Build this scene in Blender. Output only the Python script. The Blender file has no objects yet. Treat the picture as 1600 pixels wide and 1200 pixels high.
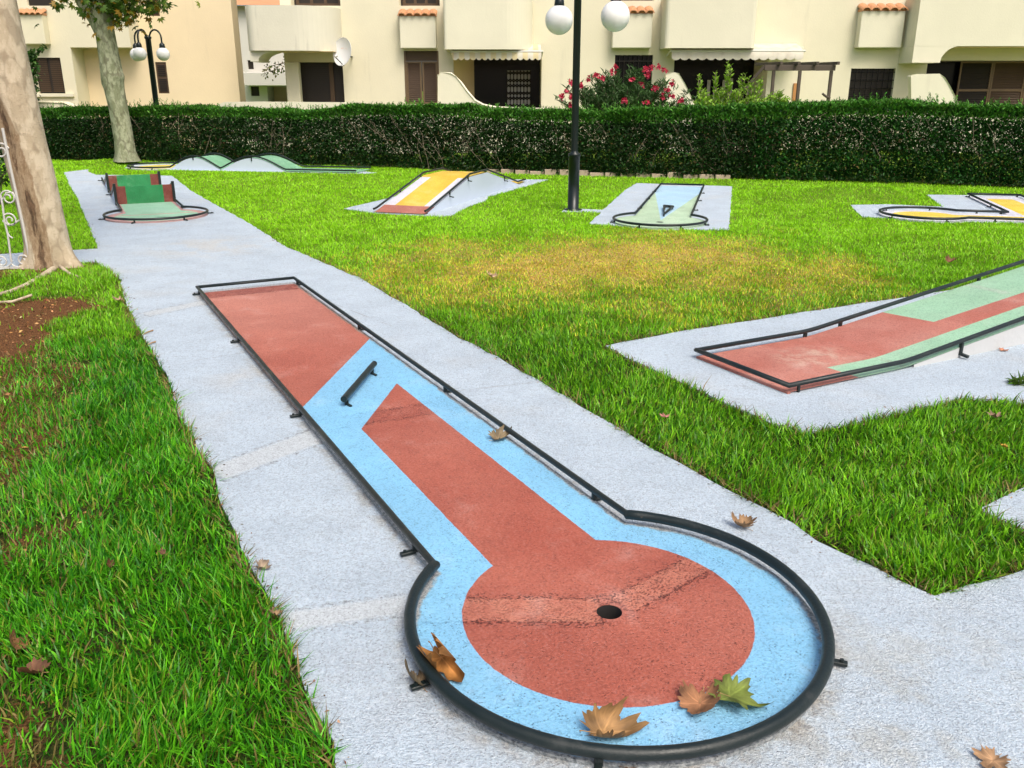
import bpy, math, random
import numpy as np
from mathutils import Vector, Matrix
from mathutils.geometry import tessellate_polygon

random.seed(7)
rng = np.random.default_rng(11)
scene = bpy.context.scene
COL = scene.collection
R = math.radians

# ------------------------------------------------------------------ measuring helpers
# the camera was solved first; G() / A() turn a spot measured in the photo into a real place:
# G on the ground (or at height z), A on a vertical plane at distance Y.
F, CX, CY, H = 1357.0, 800.0, 600.0, 1.7
TH = math.atan(460 / F)


def _ray(u, v):
    x = (u - CX) / F
    y = (v - CY) / F
    return x, math.cos(TH) - y * math.sin(TH), -math.sin(TH) - y * math.cos(TH)


def G(u, v, z=0.0):
    d = _ray(u, v)
    t = (z - H) / d[2]
    return Vector((d[0] * t, d[1] * t))


def A(u, v, Y):
    d = _ray(u, v)
    t = Y / d[1]
    return d[0] * t, H + d[2] * t


def A3(u, v, Y):
    x, z = A(u, v, Y)
    return Vector((x, Y, z))


# ------------------------------------------------------------------ object helpers
def link(o, parent=None):
    COL.objects.link(o)
    if parent is not None:
        o.parent = parent
    return o


def tag(o, label=None, cat=None, group=None, kind=None):
    if label:
        o['label'] = label
    if cat:
        o['category'] = cat
    if group:
        o['group'] = group
    if kind:
        o['kind'] = kind
    return o


def empty(name, loc=(0, 0, 0), rz=0.0, label=None, cat=None, group=None):
    o = bpy.data.objects.new(name, None)
    o.empty_display_size = 0.1
    o.location = loc
    o.rotation_euler = (0, 0, rz)
    link(o)
    return tag(o, label, cat, group)


class MB:
    """collects simple shapes for ONE mesh"""

    def __init__(s):
        s.v = []
        s.f = []
        s.sm = []
        s.mi = []
        s.cur = 0

    def add(s, verts, faces, smooth=False):
        b = len(s.v)
        s.v += [tuple(p) for p in verts]
        for f in faces:
            s.f.append([i + b for i in f])
            s.sm.append(smooth)
            s.mi.append(s.cur)

    def box(s, x0, x1, y0, y1, z0, z1):
        s.add([(x0, y0, z0), (x1, y0, z0), (x1, y1, z0), (x0, y1, z0),
               (x0, y0, z1), (x1, y0, z1), (x1, y1, z1), (x0, y1, z1)],
              [(3, 2, 1, 0), (4, 5, 6, 7), (0, 1, 5, 4), (1, 2, 6, 5), (2, 3, 7, 6), (3, 0, 4, 7)])

    def bar(s, a, b, w, h):
        """square bar from a to b, w across, h tall"""
        a = Vector(a)
        b = Vector(b)
        d = (b - a).normalized()
        up = Vector((0, 0, 1)) if abs(d.z) < 0.9 else Vector((0, 1, 0))
        sx = d.cross(up).normalized() * w / 2
        sz = sx.cross(d).normalized() * h / 2
        vs = [a - sx - sz, a + sx - sz, a + sx + sz, a - sx + sz, b - sx - sz, b + sx - sz, b + sx + sz, b - sx + sz]
        s.add(vs, [(0, 1, 2, 3), (7, 6, 5, 4), (0, 4, 5, 1), (1, 5, 6, 2), (2, 6, 7, 3), (3, 7, 4, 0)])

    def tube(s, pts, r, n=10, closed=False, caps=True):
        pts = [Vector(p) for p in pts]
        m = len(pts)
        rs = r if isinstance(r, (list, tuple)) else [r] * m
        tang = []
        for i in range(m):
            if closed:
                d1 = (pts[i] - pts[i - 1]).normalized()
                d2 = (pts[(i + 1) % m] - pts[i]).normalized()
            else:
                d1 = (pts[i] - pts[i - 1]).normalized() if i > 0 else (pts[1] - pts[0]).normalized()
                d2 = (pts[i + 1] - pts[i]).normalized() if i < m - 1 else d1
            t = d1 + d2
            t = t.normalized() if t.length > 1e-6 else d2
            c = max(0.5, t.dot(d2))
            tang.append((t, d2, c))
        t0 = tang[0][0]
        ref = Vector((0, 0, 1)) if abs(t0.z) < 0.9 else Vector((1, 0, 0))
        nrm = (ref - t0 * ref.dot(t0)).normalized()
        vs = []
        for i in range(m):
            t, d2, c = tang[i]
            nrm = (nrm - t * nrm.dot(t)).normalized()
            bi = t.cross(nrm)
            # mitre: stretch in the bend plane
            bend = d2 - t * d2.dot(t)
            bn = bend.normalized() if bend.length > 1e-5 else None
            for k in range(n):
                a = 2 * math.pi * k / n
                o = nrm * math.cos(a) * rs[i] + bi * math.sin(a) * rs[i]
                if bn is not None:
                    o = o + bn * o.dot(bn) * (1 / c - 1)
                vs.append(pts[i] + o)
        fs = []
        lim = m if closed else m - 1
        for i in range(lim):
            j = (i + 1) % m
            for k in range(n):
                l = (k + 1) % n
                fs.append((i * n + k, i * n + l, j * n + l, j * n + k))
        s.add(vs, fs, True)
        if caps and not closed:
            s.add(vs[:n], [tuple(reversed(range(n)))])
            s.add(vs[-n:], [tuple(range(n))])

    def prism(s, poly, z0, z1, holes=(), top=True, bottom=True):
        loops = [[Vector((p[0], p[1], 0)) for p in poly]] + [[Vector((p[0], p[1], 0)) for p in h] for h in holes]
        flat = [p for l in loops for p in l]
        if holes:
            tris = tessellate_polygon(loops)
        else:
            ar = sum(flat[i].x * flat[(i + 1) % len(flat)].y - flat[(i + 1) % len(flat)].x * flat[i].y for i in range(len(flat)))
            tris = [tuple(range(len(flat))) if ar > 0 else tuple(reversed(range(len(flat))))]
        vt = [(p.x, p.y, z1) for p in flat]
        vb = [(p.x, p.y, z0) for p in flat]

        def up(t):
            a, b, c = (flat[i] for i in t)
            return (b - a).cross(c - a).z > 0
        tt = [t if len(t) > 3 or up(t) else (t[0], t[2], t[1]) for t in tris]
        if top:
            s.add(vt, tt)
        if bottom:
            s.add(vb, [tuple(reversed(t)) for t in tt])
        for l, lp in enumerate(loops):
            n = len(lp)
            area = sum(lp[i].x * lp[(i + 1) % n].y - lp[(i + 1) % n].x * lp[i].y for i in range(n))
            ccw = (area > 0) == (l == 0)
            vs = [(p.x, p.y, z0) for p in lp] + [(p.x, p.y, z1) for p in lp]
            fs = []
            for i in range(n):
                j = (i + 1) % n
                fs.append((i, j, n + j, n + i) if ccw else (j, i, n + i, n + j))
            s.add(vs, fs)

    def lathe(s, prof, c=(0, 0, 0), n=24, smooth=True):
        vs = []
        for (r, z) in prof:
            for k in range(n):
                a = 2 * math.pi * k / n
                vs.append((c[0] + r * math.cos(a), c[1] + r * math.sin(a), c[2] + z))
        fs = []
        for i in range(len(prof) - 1):
            for k in range(n):
                l = (k + 1) % n
                fs.append((i * n + k, i * n + l, (i + 1) * n + l, (i + 1) * n + k))
        s.add(vs, fs, smooth)

    def build(s, name, mat, parent=None):
        me = bpy.data.meshes.new(name)
        me.from_pydata(s.v, [], s.f)
        me.polygons.foreach_set('use_smooth', s.sm)
        if isinstance(mat, (list, tuple)):
            for m in mat:
                me.materials.append(m)
            me.polygons.foreach_set('material_index', s.mi)
        else:
            me.materials.append(mat)
        me.update()
        o = bpy.data.objects.new(name, me)
        return link(o, parent)


def bevel(o, w, seg=2):
    m = o.modifiers.new('bevel', 'BEVEL')
    m.width = w
    m.segments = seg
    m.limit_method = 'ANGLE'
    m.angle_limit = R(40)
    return o


def np_mesh(name, V, T, mat, C=None, parent=None, smooth=False):
    """V (n,3), T (m,3), C (n,3) -> one triangle mesh"""
    me = bpy.data.meshes.new(name)
    n, m = len(V), len(T)
    me.vertices.add(n)
    me.vertices.foreach_set('co', np.ascontiguousarray(V, dtype=np.float32).ravel())
    me.loops.add(m * 3)
    me.loops.foreach_set('vertex_index', np.ascontiguousarray(T, dtype=np.int32).ravel())
    me.polygons.add(m)
    me.polygons.foreach_set('loop_start', np.arange(0, m * 3, 3, dtype=np.int32))
    if smooth:
        me.polygons.foreach_set('use_smooth', np.ones(m, dtype=bool))
    me.update(calc_edges=True)
    if C is not None:
        at = me.color_attributes.new('Col', 'FLOAT_COLOR', 'POINT')
        c4 = np.ones((n, 4), dtype=np.float32)
        c4[:, :3] = C
        at.data.foreach_set('color', c4.ravel())
    me.materials.append(mat)
    o = bpy.data.objects.new(name, me)
    return link(o, parent)


def scatter(P, M, S, tv, tt, colors):
    """copies of a template (tv, tt) at P with 3x3 frames M (columns = axes) and scales S (n,3)"""
    n, k = len(P), len(tv)
    loc = tv[None, :, :] * S[:, None, :]
    V = np.einsum('nij,nkj->nki', M, loc) + P[:, None, :]
    T = (tt[None, :, :] + (np.arange(n) * k)[:, None, None]).reshape(-1, 3)
    C = np.repeat(colors, k, axis=0) if colors.ndim == 2 else colors.reshape(-1, 3)
    return V.reshape(-1, 3), T, C


def frames(D, roll):
    """frames whose y axis is D"""
    D = D / np.linalg.norm(D, axis=1, keepdims=True)
    up = np.tile(np.array([0.0, 0.0, 1.0]), (len(D), 1))
    bad = np.abs(D[:, 2]) > 0.95
    up[bad] = (1, 0, 0)
    X = np.cross(D, up)
    X /= np.linalg.norm(X, axis=1, keepdims=True)
    Z = np.cross(X, D)
    c, s = np.cos(roll)[:, None], np.sin(roll)[:, None]
    X2 = X * c + Z * s
    Z2 = -X * s + Z * c
    return np.stack([X2, D, Z2], axis=2)


def vnoise(x, y, seed=0):
    """smooth value noise 0..1"""
    r = np.random.default_rng(seed).random((256, 256))
    xi = np.floor(x).astype(int)
    yi = np.floor(y).astype(int)
    fx = x - xi
    fy = y - yi
    fx = fx * fx * (3 - 2 * fx)
    fy = fy * fy * (3 - 2 * fy)
    a = r[xi % 256, yi % 256]
    b = r[(xi + 1) % 256, yi % 256]
    c = r[xi % 256, (yi + 1) % 256]
    d = r[(xi + 1) % 256, (yi + 1) % 256]
    return (a * (1 - fx) + b * fx) * (1 - fy) + (c * (1 - fx) + d * fx) * fy


def inpoly(x, y, poly):
    ins = np.zeros(len(x), dtype=bool)
    n = len(poly)
    for i in range(n):
        x1, y1 = poly[i][0], poly[i][1]
        x2, y2 = poly[(i + 1) % n][0], poly[(i + 1) % n][1]
        if y1 == y2:
            continue
        c = ((y1 > y) != (y2 > y)) & (x < (x2 - x1) * (y - y1) / (y2 - y1) + x1)
        ins ^= c
    return ins


# ------------------------------------------------------------------ shader helpers
class Sh:
    def __init__(s, name):
        s.mat = bpy.data.materials.new(name)
        s.mat.use_nodes = True
        s.nt = s.mat.node_tree
        s.nt.nodes.clear()
        s.out = s.nt.nodes.new('ShaderNodeOutputMaterial')
        s.tc = s.nt.nodes.new('ShaderNodeTexCoord')
        s.obj = s.tc.outputs['Object']
        s._xyz = None

    def n(s, t, **kw):
        nd = s.nt.nodes.new(t)
        for k, v in kw.items():
            setattr(nd, k, v)
        return nd

    def put(s, sock, v):
        if v is None:
            return
        if isinstance(v, bpy.types.NodeSocket):
            s.nt.links.new(v, sock)
        elif isinstance(v, (tuple, list)) and len(v) == 3 and sock.type == 'RGBA':
            sock.default_value = (*v, 1)
        else:
            sock.default_value = v

    def m(s, op, a, b=None, c=None, clamp=False):
        nd = s.n('ShaderNodeMath', operation=op, use_clamp=clamp)
        for i, v in enumerate((a, b, c)):
            s.put(nd.inputs[i], v)
        return nd.outputs[0]

    def xyz(s):
        if s._xyz is None:
            nd = s.n('ShaderNodeSeparateXYZ')
            s.put(nd.inputs[0], s.obj)
            s._xyz = nd.outputs
        return s._xyz

    def noise(s, scale, detail=2.0, rough=0.5, vec=None, dist=0.0):
        nd = s.n('ShaderNodeTexNoise')
        s.put(nd.inputs['Vector'], vec or s.obj)
        nd.inputs['Scale'].default_value = scale
        nd.inputs['Detail'].default_value = detail
        nd.inputs['Roughness'].default_value = rough
        nd.inputs['Distortion'].default_value = dist
        return nd.outputs['Fac']

    def voro(s, scale, vec=None, feature='F1'):
        nd = s.n('ShaderNodeTexVoronoi', feature=feature)
        s.put(nd.inputs['Vector'], vec or s.obj)
        nd.inputs['Scale'].default_value = scale
        return nd.outputs['Distance']

    def mapv(s, scale=(1, 1, 1), loc=(0, 0, 0), rot=(0, 0, 0)):
        nd = s.n('ShaderNodeMapping')
        s.put(nd.inputs['Vector'], s.obj)
        nd.inputs['Scale'].default_value = scale
        nd.inputs['Location'].default_value = loc
        nd.inputs['Rotation'].default_value = rot
        return nd.outputs[0]

    def st(s, x, lo, hi, a=0.0, b=1.0):
        nd = s.n('ShaderNodeMapRange', interpolation_type='SMOOTHSTEP')
        for i, v in enumerate((x, lo, hi, a, b)):
            s.put(nd.inputs[i], v)
        return nd.outputs[0]

    def mix(s, f, a, b, mode='MIX'):
        nd = s.n('ShaderNodeMix', data_type='RGBA', blend_type=mode)
        nd.clamp_factor = True
        s.put(nd.inputs[0], f)
        s.put(nd.inputs[6], a)
        s.put(nd.inputs[7], b)
        return nd.outputs[2]

    def attr(s, name='Col'):
        nd = s.n('ShaderNodeAttribute', attribute_name=name)
        return nd.outputs['Color']

    def plane(s, p, q, inside):
        """signed distance to the line p-q in the object's xy, positive on the side of 'inside'"""
        p, q, i = Vector(p[:2]), Vector(q[:2]), Vector(inside[:2])
        d = (q - p).normalized()
        nx, ny = -d.y, d.x
        if (i - p).dot(Vector((nx, ny))) < 0:
            nx, ny = -nx, -ny
        c = p.x * nx + p.y * ny
        x = s.xyz()
        return s.m('ADD', s.m('MULTIPLY', x[0], nx), s.m('MULTIPLY_ADD', x[1], ny, -c))

    def circle(s, c, r, sx=1.0, sy=1.0):
        x = s.xyz()
        dx = s.m('MULTIPLY', s.m('SUBTRACT', x[0], c[0]), sx)
        dy = s.m('MULTIPLY', s.m('SUBTRACT', x[1], c[1]), sy)
        l = s.m('SQRT', s.m('ADD', s.m('MULTIPLY', dx, dx), s.m('MULTIPLY', dy, dy)))
        return s.m('SUBTRACT', r, l)

    def inter(s, *a):
        r = a[0]
        for b in a[1:]:
            r = s.m('MINIMUM', r, b)
        return r

    def union(s, *a):
        r = a[0]
        for b in a[1:]:
            r = s.m('MAXIMUM', r, b)
        return r

    def band(s, p, q, w):
        """signed distance inside a strip p-q of width w"""
        p, q = Vector(p[:2]), Vector(q[:2])
        d = (q - p).normalized()
        x = s.xyz()
        c = -p.x * -d.y - p.y * d.x
        lat = s.m('ABSOLUTE', s.m('ADD', s.m('MULTIPLY', x[0], -d.y), s.m('MULTIPLY_ADD', x[1], d.x, c)))
        L = (q - p).length
        al = s.m('ADD', s.m('MULTIPLY', x[0], d.x), s.m('MULTIPLY_ADD', x[1], d.y, -p.dot(d)))
        return s.inter(s.m('SUBTRACT', w / 2, lat), al, s.m('SUBTRACT', L, al))

    def bump(s, h, strength=0.3, dist=0.01, nrm=None):
        nd = s.n('ShaderNodeBump')
        nd.inputs['Strength'].default_value = strength
        nd.inputs['Distance'].default_value = dist
        s.put(nd.inputs['Height'], h)
        if nrm is not None:
            s.put(nd.inputs['Normal'], nrm)
        return nd.outputs[0]

    def done(s, color, rough=0.7, nrm=None, metal=0.0, spec=0.5, trans=0.0):
        b = s.n('ShaderNodeBsdfPrincipled')
        s.put(b.inputs['Base Color'], color)
        s.put(b.inputs['Roughness'], rough)
        s.put(b.inputs['Metallic'], metal)
        b.inputs['Specular IOR Level'].default_value = spec
        if nrm is not None:
            s.put(b.inputs['Normal'], nrm)
        sh = b.outputs[0]
        if trans:
            t = s.n('ShaderNodeBsdfTranslucent')
            s.put(t.inputs['Color'], color)
            mx = s.n('ShaderNodeMixShader')
            mx.inputs[0].default_value = trans
            s.nt.links.new(sh, mx.inputs[1])
            s.nt.links.new(t.outputs[0], mx.inputs[2])
            sh = mx.outputs[0]
        s.nt.links.new(sh, s.out.inputs[0])
        return s.mat


def plain(name, c, rough=0.6, bumpy=0.0, scale=30, var=0.15, spec=0.5, metal=0.0):
    s = Sh(name)
    f = s.noise(scale, 4, 0.6)
    g = s.noise(scale / 9, 3, 0.6)
    col = s.mix(s.m('MULTIPLY_ADD', f, 0.6, s.m('MULTIPLY', g, 0.5)), tuple(x * (1 - var) for x in c), tuple(min(1, x * (1 + var)) for x in c))
    return s.done(col, rough, s.bump(f, bumpy, 0.005) if bumpy else None, metal, spec)


# ------------------------------------------------------------------ general materials
M = {}
_s = Sh('dark_green_enamel')
_f = _s.noise(120, 4, 0.7)
_g = _s.noise(9, 4, 0.7)
_c = _s.mix(_g, (0.004, 0.010, 0.010), (0.012, 0.020, 0.019))
_c = _s.mix(_s.st(_s.noise(45, 4, 0.75), 0.66, 0.72, 0.0, 0.55), _c, (0.10, 0.075, 0.055))
_c = _s.mix(_s.st(_g, 0.55, 0.75, 0.0, 0.25), _c, (0.09, 0.09, 0.085))
M['rail'] = _s.done(_c, _s.st(_g, 0.3, 0.7, 0.28, 0.5), _s.bump(_f, 0.35, 0.004), 0, 0.45)
M['lamp_metal'] = plain('lamp_post_enamel', (0.007, 0.013, 0.012), 0.3, 0.05, 60, 0.35, 0.4)
M['iron_white'] = plain('pale_ironwork', (0.55, 0.54, 0.50), 0.5, 0.1, 80, 0.25)
M['dark_void'] = plain('dark_hole', (0.01, 0.008, 0.007), 0.9)
M['dark_wood'] = plain('dark_shutter', (0.020, 0.014, 0.010), 0.5, 0.1, 40, 0.3)
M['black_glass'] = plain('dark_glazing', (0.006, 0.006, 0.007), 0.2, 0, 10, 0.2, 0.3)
M['brown_wood'] = plain('brown_shutter', (0.15, 0.098, 0.050), 0.55, 0.1, 40, 0.2)
M['brown_dark'] = plain('brown_shutter_slats', (0.085, 0.050, 0.026), 0.6, 0.1, 40, 0.25)
M['pergola'] = plain('weathered_timber', (0.090, 0.070, 0.052), 0.8, 0.3, 50, 0.35)
M['terracotta'] = plain('terracotta', (0.55, 0.27, 0.13), 0.8, 0.3, 25, 0.35)
M['curtain'] = plain('pale_curtain', (0.5, 0.49, 0.45), 0.9, 0, 8, 0.1)
M['orange_plank'] = plain('orange_board', (0.48, 0.22, 0.07), 0.7, 0.1, 20, 0.2)
M['brick'] = plain('pale_brick', (0.42, 0.33, 0.24), 0.85, 0.3, 14, 0.3)
M['dish'] = None


def stucco(name, c, stain=0.2):
    s = Sh(name)
    f = s.noise(22, 5, 0.65)
    big = s.noise(0.55, 4, 0.6)
    streak = s.noise(1.0, 4, 0.7, s.mapv((2.2, 2.2, 0.25)))
    col = s.mix(s.st(big, 0.35, 0.7), tuple(x * 0.96 for x in c), tuple(min(0.9, x * 1.03) for x in c))
    col = s.mix(s.m('MULTIPLY', s.st(streak, 0.58, 0.75), stain), col, tuple(x * 0.55 for x in c))
    spots = s.m('MULTIPLY', s.st(s.noise(9, 4, 0.75), 0.70, 0.78), 0.35)
    col = s.mix(s.m('MULTIPLY', spots, s.st(s.noise(0.9, 2), 0.5, 0.65)), col, tuple(x * 0.4 for x in c))
    return s.done(col, 0.9, s.bump(f, 0.25, 0.02), spec=0.2)


M['wall'] = stucco('cream_render', (0.755, 0.705, 0.525))
M['wall_light'] = stucco('pale_cream_render', (0.75, 0.715, 0.560))
M['wall_grey'] = stucco('weathered_cream_render', (0.69, 0.66, 0.54), 0.6)
M['wall_peach'] = stucco('peach_render', (0.83, 0.685, 0.455))
M['wall_white'] = stucco('white_render', (0.68, 0.66, 0.60))
M['wall_bounce'] = stucco('ochre_bounce_render', (0.74, 0.58, 0.33))  # warm bounce light of soffits and porch recess put into the colour
M['globe'] = Sh('opal_globe').done((0.86, 0.86, 0.84), 0.25, None, 0, 0.4)

# leaf materials take the colour of each leaf from 'Col'


def leafmat(name, rough=0.5, trans=0.25, spec=0.35):
    s = Sh(name)
    col = s.attr()
    v = s.noise(60, 2)
    col = s.mix(0.25, col, s.mix(v, (0.2, 0.2, 0.2), (1, 1, 1)), 'MULTIPLY')
    return s.done(col, rough, None, 0, spec, trans)


M['grass'] = leafmat('grass_blade', 0.36, 0.22, 0.24)
M['leaf'] = leafmat('shrub_leaf', 0.42, 0.18, 0.22)
M['dryleaf'] = leafmat('dry_leaf', 0.65, 0.12, 0.3)
M['twig'] = plain('bleached_twig', (0.22, 0.175, 0.12), 0.85, 0.2, 30, 0.45)
M['litter'] = leafmat('litter_chip', 0.85, 0.0, 0.2)


def bark(name, light, mid, dark, wound=False):
    s = Sh(name)
    p1 = s.noise(1.0, 5, 0.65, s.mapv((9, 9, 4.5)))
    p2 = s.noise(1.0, 6, 0.75, s.mapv((30, 30, 11)))
    p3 = s.noise(1.0, 3, 0.7, s.mapv((16, 16, 55)))
    vo = s.voro(1.0, s.mapv((11, 11, 6)))
    col = s.mix(s.st(p1, 0.42, 0.58), light, mid)
    col = s.mix(s.m('MULTIPLY', s.st(vo, 0.55, 0.75), 0.55), col, dark)
    col = s.mix(s.m('MULTIPLY', s.st(p2, 0.56, 0.72), 0.45), col, dark)
    col = s.mix(s.m('MULTIPLY', s.st(p3, 0.60, 0.72), 0.5), col, dark)
    h = s.m('ADD', s.m('ADD', p2, s.m('MULTIPLY', p3, 0.4)), s.m('MULTIPLY', vo, 0.5))
    if wound:
        sep = s.n('ShaderNodeSeparateColor')
        s.put(sep.inputs[0], s.attr())
        wn = s.noise(1.0, 5, 0.7, s.mapv((11, 11, 2.6)))
        w = s.m('ADD', sep.outputs[0], s.m('ADD', s.m('MULTIPLY', s.m('SUBTRACT', p2, 0.5), 0.6), s.m('MULTIPLY', s.m('SUBTRACT', wn, 0.5), 1.5)))
        col = s.mix(s.st(w, 0.30, 0.52, 0.0, 0.85), col, s.mix(s.st(p2, 0.4, 0.6), (0.215, 0.135, 0.07), (0.34, 0.245, 0.145)))
        col = s.mix(s.st(w, 0.86, 1.05, 0.0, 0.8), col, s.mix(s.st(p2, 0.4, 0.65), (0.025, 0.015, 0.010), (0.12, 0.06, 0.03)))
        g = s.m('ADD', sep.outputs[1], s.m('MULTIPLY', s.m('SUBTRACT', p1, 0.5), 0.8))
        col = s.mix(s.m('MULTIPLY', s.st(g, 0.4, 0.75), 0.7), col, (0.20, 0.17, 0.125))
    return s.done(col, 0.85, s.bump(h, 0.55, 0.02), spec=0.2)


M['bark_near'] = bark('plane_bark_cream', (0.60, 0.505, 0.36), (0.48, 0.39, 0.265), (0.26, 0.20, 0.13), True)
M['bark_far'] = bark('plane_bark_green', (0.36, 0.375, 0.25), (0.215, 0.23, 0.135), (0.10, 0.09, 0.055))


# ------------------------------------------------------------------ ground plan (measured outlines)
def GP(*pts):
    return [G(*p) for p in pts]


PATH = [Vector((-0.62, -0.6))] + GP(
    (540, 1230), (525, 1200), (518, 1161), (483, 1088), (458, 1025), (430, 955), (395, 885), (357, 815), (340, 780), (337, 747),
    (310, 700), (283, 650), (267, 600), (233, 540), (207, 497), (187, 435), (173, 423), (149, 409), (112, 411), (75, 416), (48, 421), (0, 430), (-400, 505)) + GP(
    (-400, 420), (0, 397), (46, 394), (108, 391), (152, 388.5), (149, 376), (138, 350), (121, 309), (108, 287), (100, 269), (138, 264.5),
    (138, 268), (150, 273), (269, 274.5), (297, 297), (341, 322), (397, 353), (444, 384), (505, 410), (559, 433),
    (627, 472), (706, 521), (790, 565), (870, 612), (1000, 690), (1150, 770), (1200, 797), (1277, 843), (1460, 932), (1600, 888), (1900, 800)) + [
    Vector((5.0, 1.2)), Vector((5.0, -0.6))]
U2 = Vector((0.88, 0.475)).normalized()
PAD2 = GP((945, 540), (1050, 520), (1205, 496), (1325, 477), (1440, 460)) + [G(1440, 460) + U2 * 4.2] + [G(1600, 632) + U2 * 3.2] + GP(
    (1600, 630), (1560, 624), (1497, 622), (1400, 646), (1333, 661), (1265, 675), (1200, 660), (1100, 613), (1000, 568))
PAD8 = GP((1533, 795), (1600, 762), (1760, 700), (1900, 790), (1700, 870), (1600, 828))
U5 = Vector((0.307, 0.952)).normalized()
PAD5 = GP((537, 326), (605, 310)) + [G(605, 310) + U5 * 3.4] + GP((857, 280.5), (800, 297), (765, 307), (758, 314), (732, 322), (707, 336), (690, 338), (650, 336), (590, 333))
PAD6 = GP((995, 286), (1144, 291), (1139, 359), (1040, 358), (921, 349), (940, 331), (878, 330), (884, 325), (942, 328), (978, 296))
PAD7 = GP((1448, 304), (1600, 306), (1800, 312), (1800, 362), (1600, 349), (1480, 345), (1346, 338), (1329, 320), (1385, 319), (1474, 323))
PAD4 = [Vector(p) for p in ((-9.0, 21.3), (-8.9, 20.45), (-7.75, 20.0), (-4.6, 19.36), (-3.1, 19.05), (-2.95, 19.3), (-4.2, 20.25), (-7.6, 21.3), (-8.4, 21.65))]
PADS = [PATH, PAD2, PAD8, PAD5, PAD6, PAD7, PAD4]

HEDGE = [(-17.0, 23.6), (-12.5, 23.0), (-9.3, 22.25), (-7.0, 21.75), (-3.6, 20.9), (-1.5, 19.75), (0.16, 18.95), (2.3, 18.35), (4.5, 17.8), (7.3, 17.05), (9.2, 16.2), (13.0, 14.8)]


def hedge_y(x):
    return np.interp(x, [p[0] for p in HEDGE], [p[1] for p in HEDGE])


def slab_dist(x, y, polys):
    d = np.full(np.shape(x), 9.0)
    for P in polys:
        for i in range(len(P)):
            a_, b_ = P[i], P[(i + 1) % len(P)]
            vx, vy = b_.x - a_.x, b_.y - a_.y
            t = np.clip(((x - a_.x) * vx + (y - a_.y) * vy) / (vx * vx + vy * vy + 1e-9), 0, 1)
            d = np.minimum(d, np.hypot(x - a_.x - t * vx, y - a_.y - t * vy))
        ins = inpoly(np.ravel(x), np.ravel(y), P).reshape(np.shape(x))
        d = np.where(ins, 0, d)
    return d


def gheight(x, y):
    """gentle lawn relief; level where slabs lie"""
    z = relief(x, y)
    k = np.clip((slab_dist(x, y, (PAD4, PAD6, PAD7)) - .22) / .5, 0, 1)
    return -0.012 + (z + 0.012) * k * k * (3 - 2 * k)


def relief(x, y):
    z = np.full(np.shape(x), -0.012)
    z = z + 0.10 * np.exp(-(((x + 9.7) / 0.9) ** 2 + ((y - 21.7) / 0.55) ** 2))
    z = z + 0.17 * np.exp(-(((x - 5.9) / 1.9) ** 2 + ((y - 14.9) / 0.75) ** 2))
    z = z + 0.05 * np.exp(-(((x + 5.0) / 0.9) ** 2 + ((y - 8.0) / 0.6) ** 2))
    return z


def axis(lo, hi, step, far):
    a = list(np.arange(lo, hi + 1e-6, step))
    o = [step * 2.2 ** k for k in range(1, 40)]
    l, r = [], []
    p = lo
    for d in o:
        p -= d
        l.append(p)
        if p < -far:
            break
    p = hi
    for d in o:
        p += d
        r.append(p)
        if p > far:
            break
    return np.array(list(reversed(l)) + a + r)


gx = axis(-18, 16, 0.2, 600)
gy = axis(-2, 31, 0.2, 900)
XX, YY = np.meshgrid(gx, gy)
ZZ = gheight(XX, YY)
ed = 0.33
for P in PADS:
    deep = np.ones(XX.size, dtype=bool)
    for dx, dy in ((0, 0), (ed, 0), (-ed, 0), (0, ed), (0, -ed), (ed * .7, ed * .7), (-ed * .7, ed * .7), (ed * .7, -ed * .7), (-ed * .7, -ed * .7)):
        deep &= inpoly(XX.ravel() + dx, YY.ravel() + dy, P)
    zf = ZZ.ravel()
    zf[deep] = -0.25
    ZZ = zf.reshape(XX.shape)
nx_, ny_ = len(gx), len(gy)
idx = np.arange(nx_ * ny_).reshape(ny_, nx_)
q = np.stack([idx[:-1, :-1], idx[:-1, 1:], idx[1:, 1:], idx[1:, :-1]], axis=2).reshape(-1, 4)
T = np.concatenate([q[:, [0, 1, 2]], q[:, [0, 2, 3]]])

BARE = G(-10, 515)          # bare mulch by the near tree


def bare_amount(x, y):
    """1 = bare earth, 0 = full lawn"""
    n1 = vnoise(x * 2.3 + 40, y * 2.3 + 11, 3)
    n2 = vnoise(x * 6.0 + 4, y * 6.0 + 71, 5)
    d = np.sqrt((np.maximum(x - BARE.x, 0) / 0.44) ** 2 + ((y - BARE.y) / 1.15) ** 2)
    b = (1.15 - d) * 2.2 + .25 + (n1 - .5) * 1.3 + (n2 - .5) * 1.0
    # thin strip down the left side
    e = (-1.58 - 0.47 * (y - 2.4)) - x
    b2 = e * 1.5 + 0.25 + (n1 - .5) * 1.0 + (n2 - .5) * .8
    b2 = np.where(y < 5.8, np.minimum(b2, 0.53), 0)
    # ground under the near trunk
    d3 = np.sqrt((x + 4.75) ** 2 + (y - 8.5) ** 2)
    b3 = 0.75 - d3 + (n2 - .5) * .6
    # strip at the foot of the hedge
    h = (y - (hedge_y(x) - 0.22)) * 3 + (n1 - .5) * 1.2
    h = np.where(x < -4, h - .8, h)
    far = np.where((y > 12) & (y < hedge_y(x) - .05), np.clip(h - .6, 0, 1), 0)
    return np.clip(np.maximum.reduce([b, b2, b3, far]), 0, 1)


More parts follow.
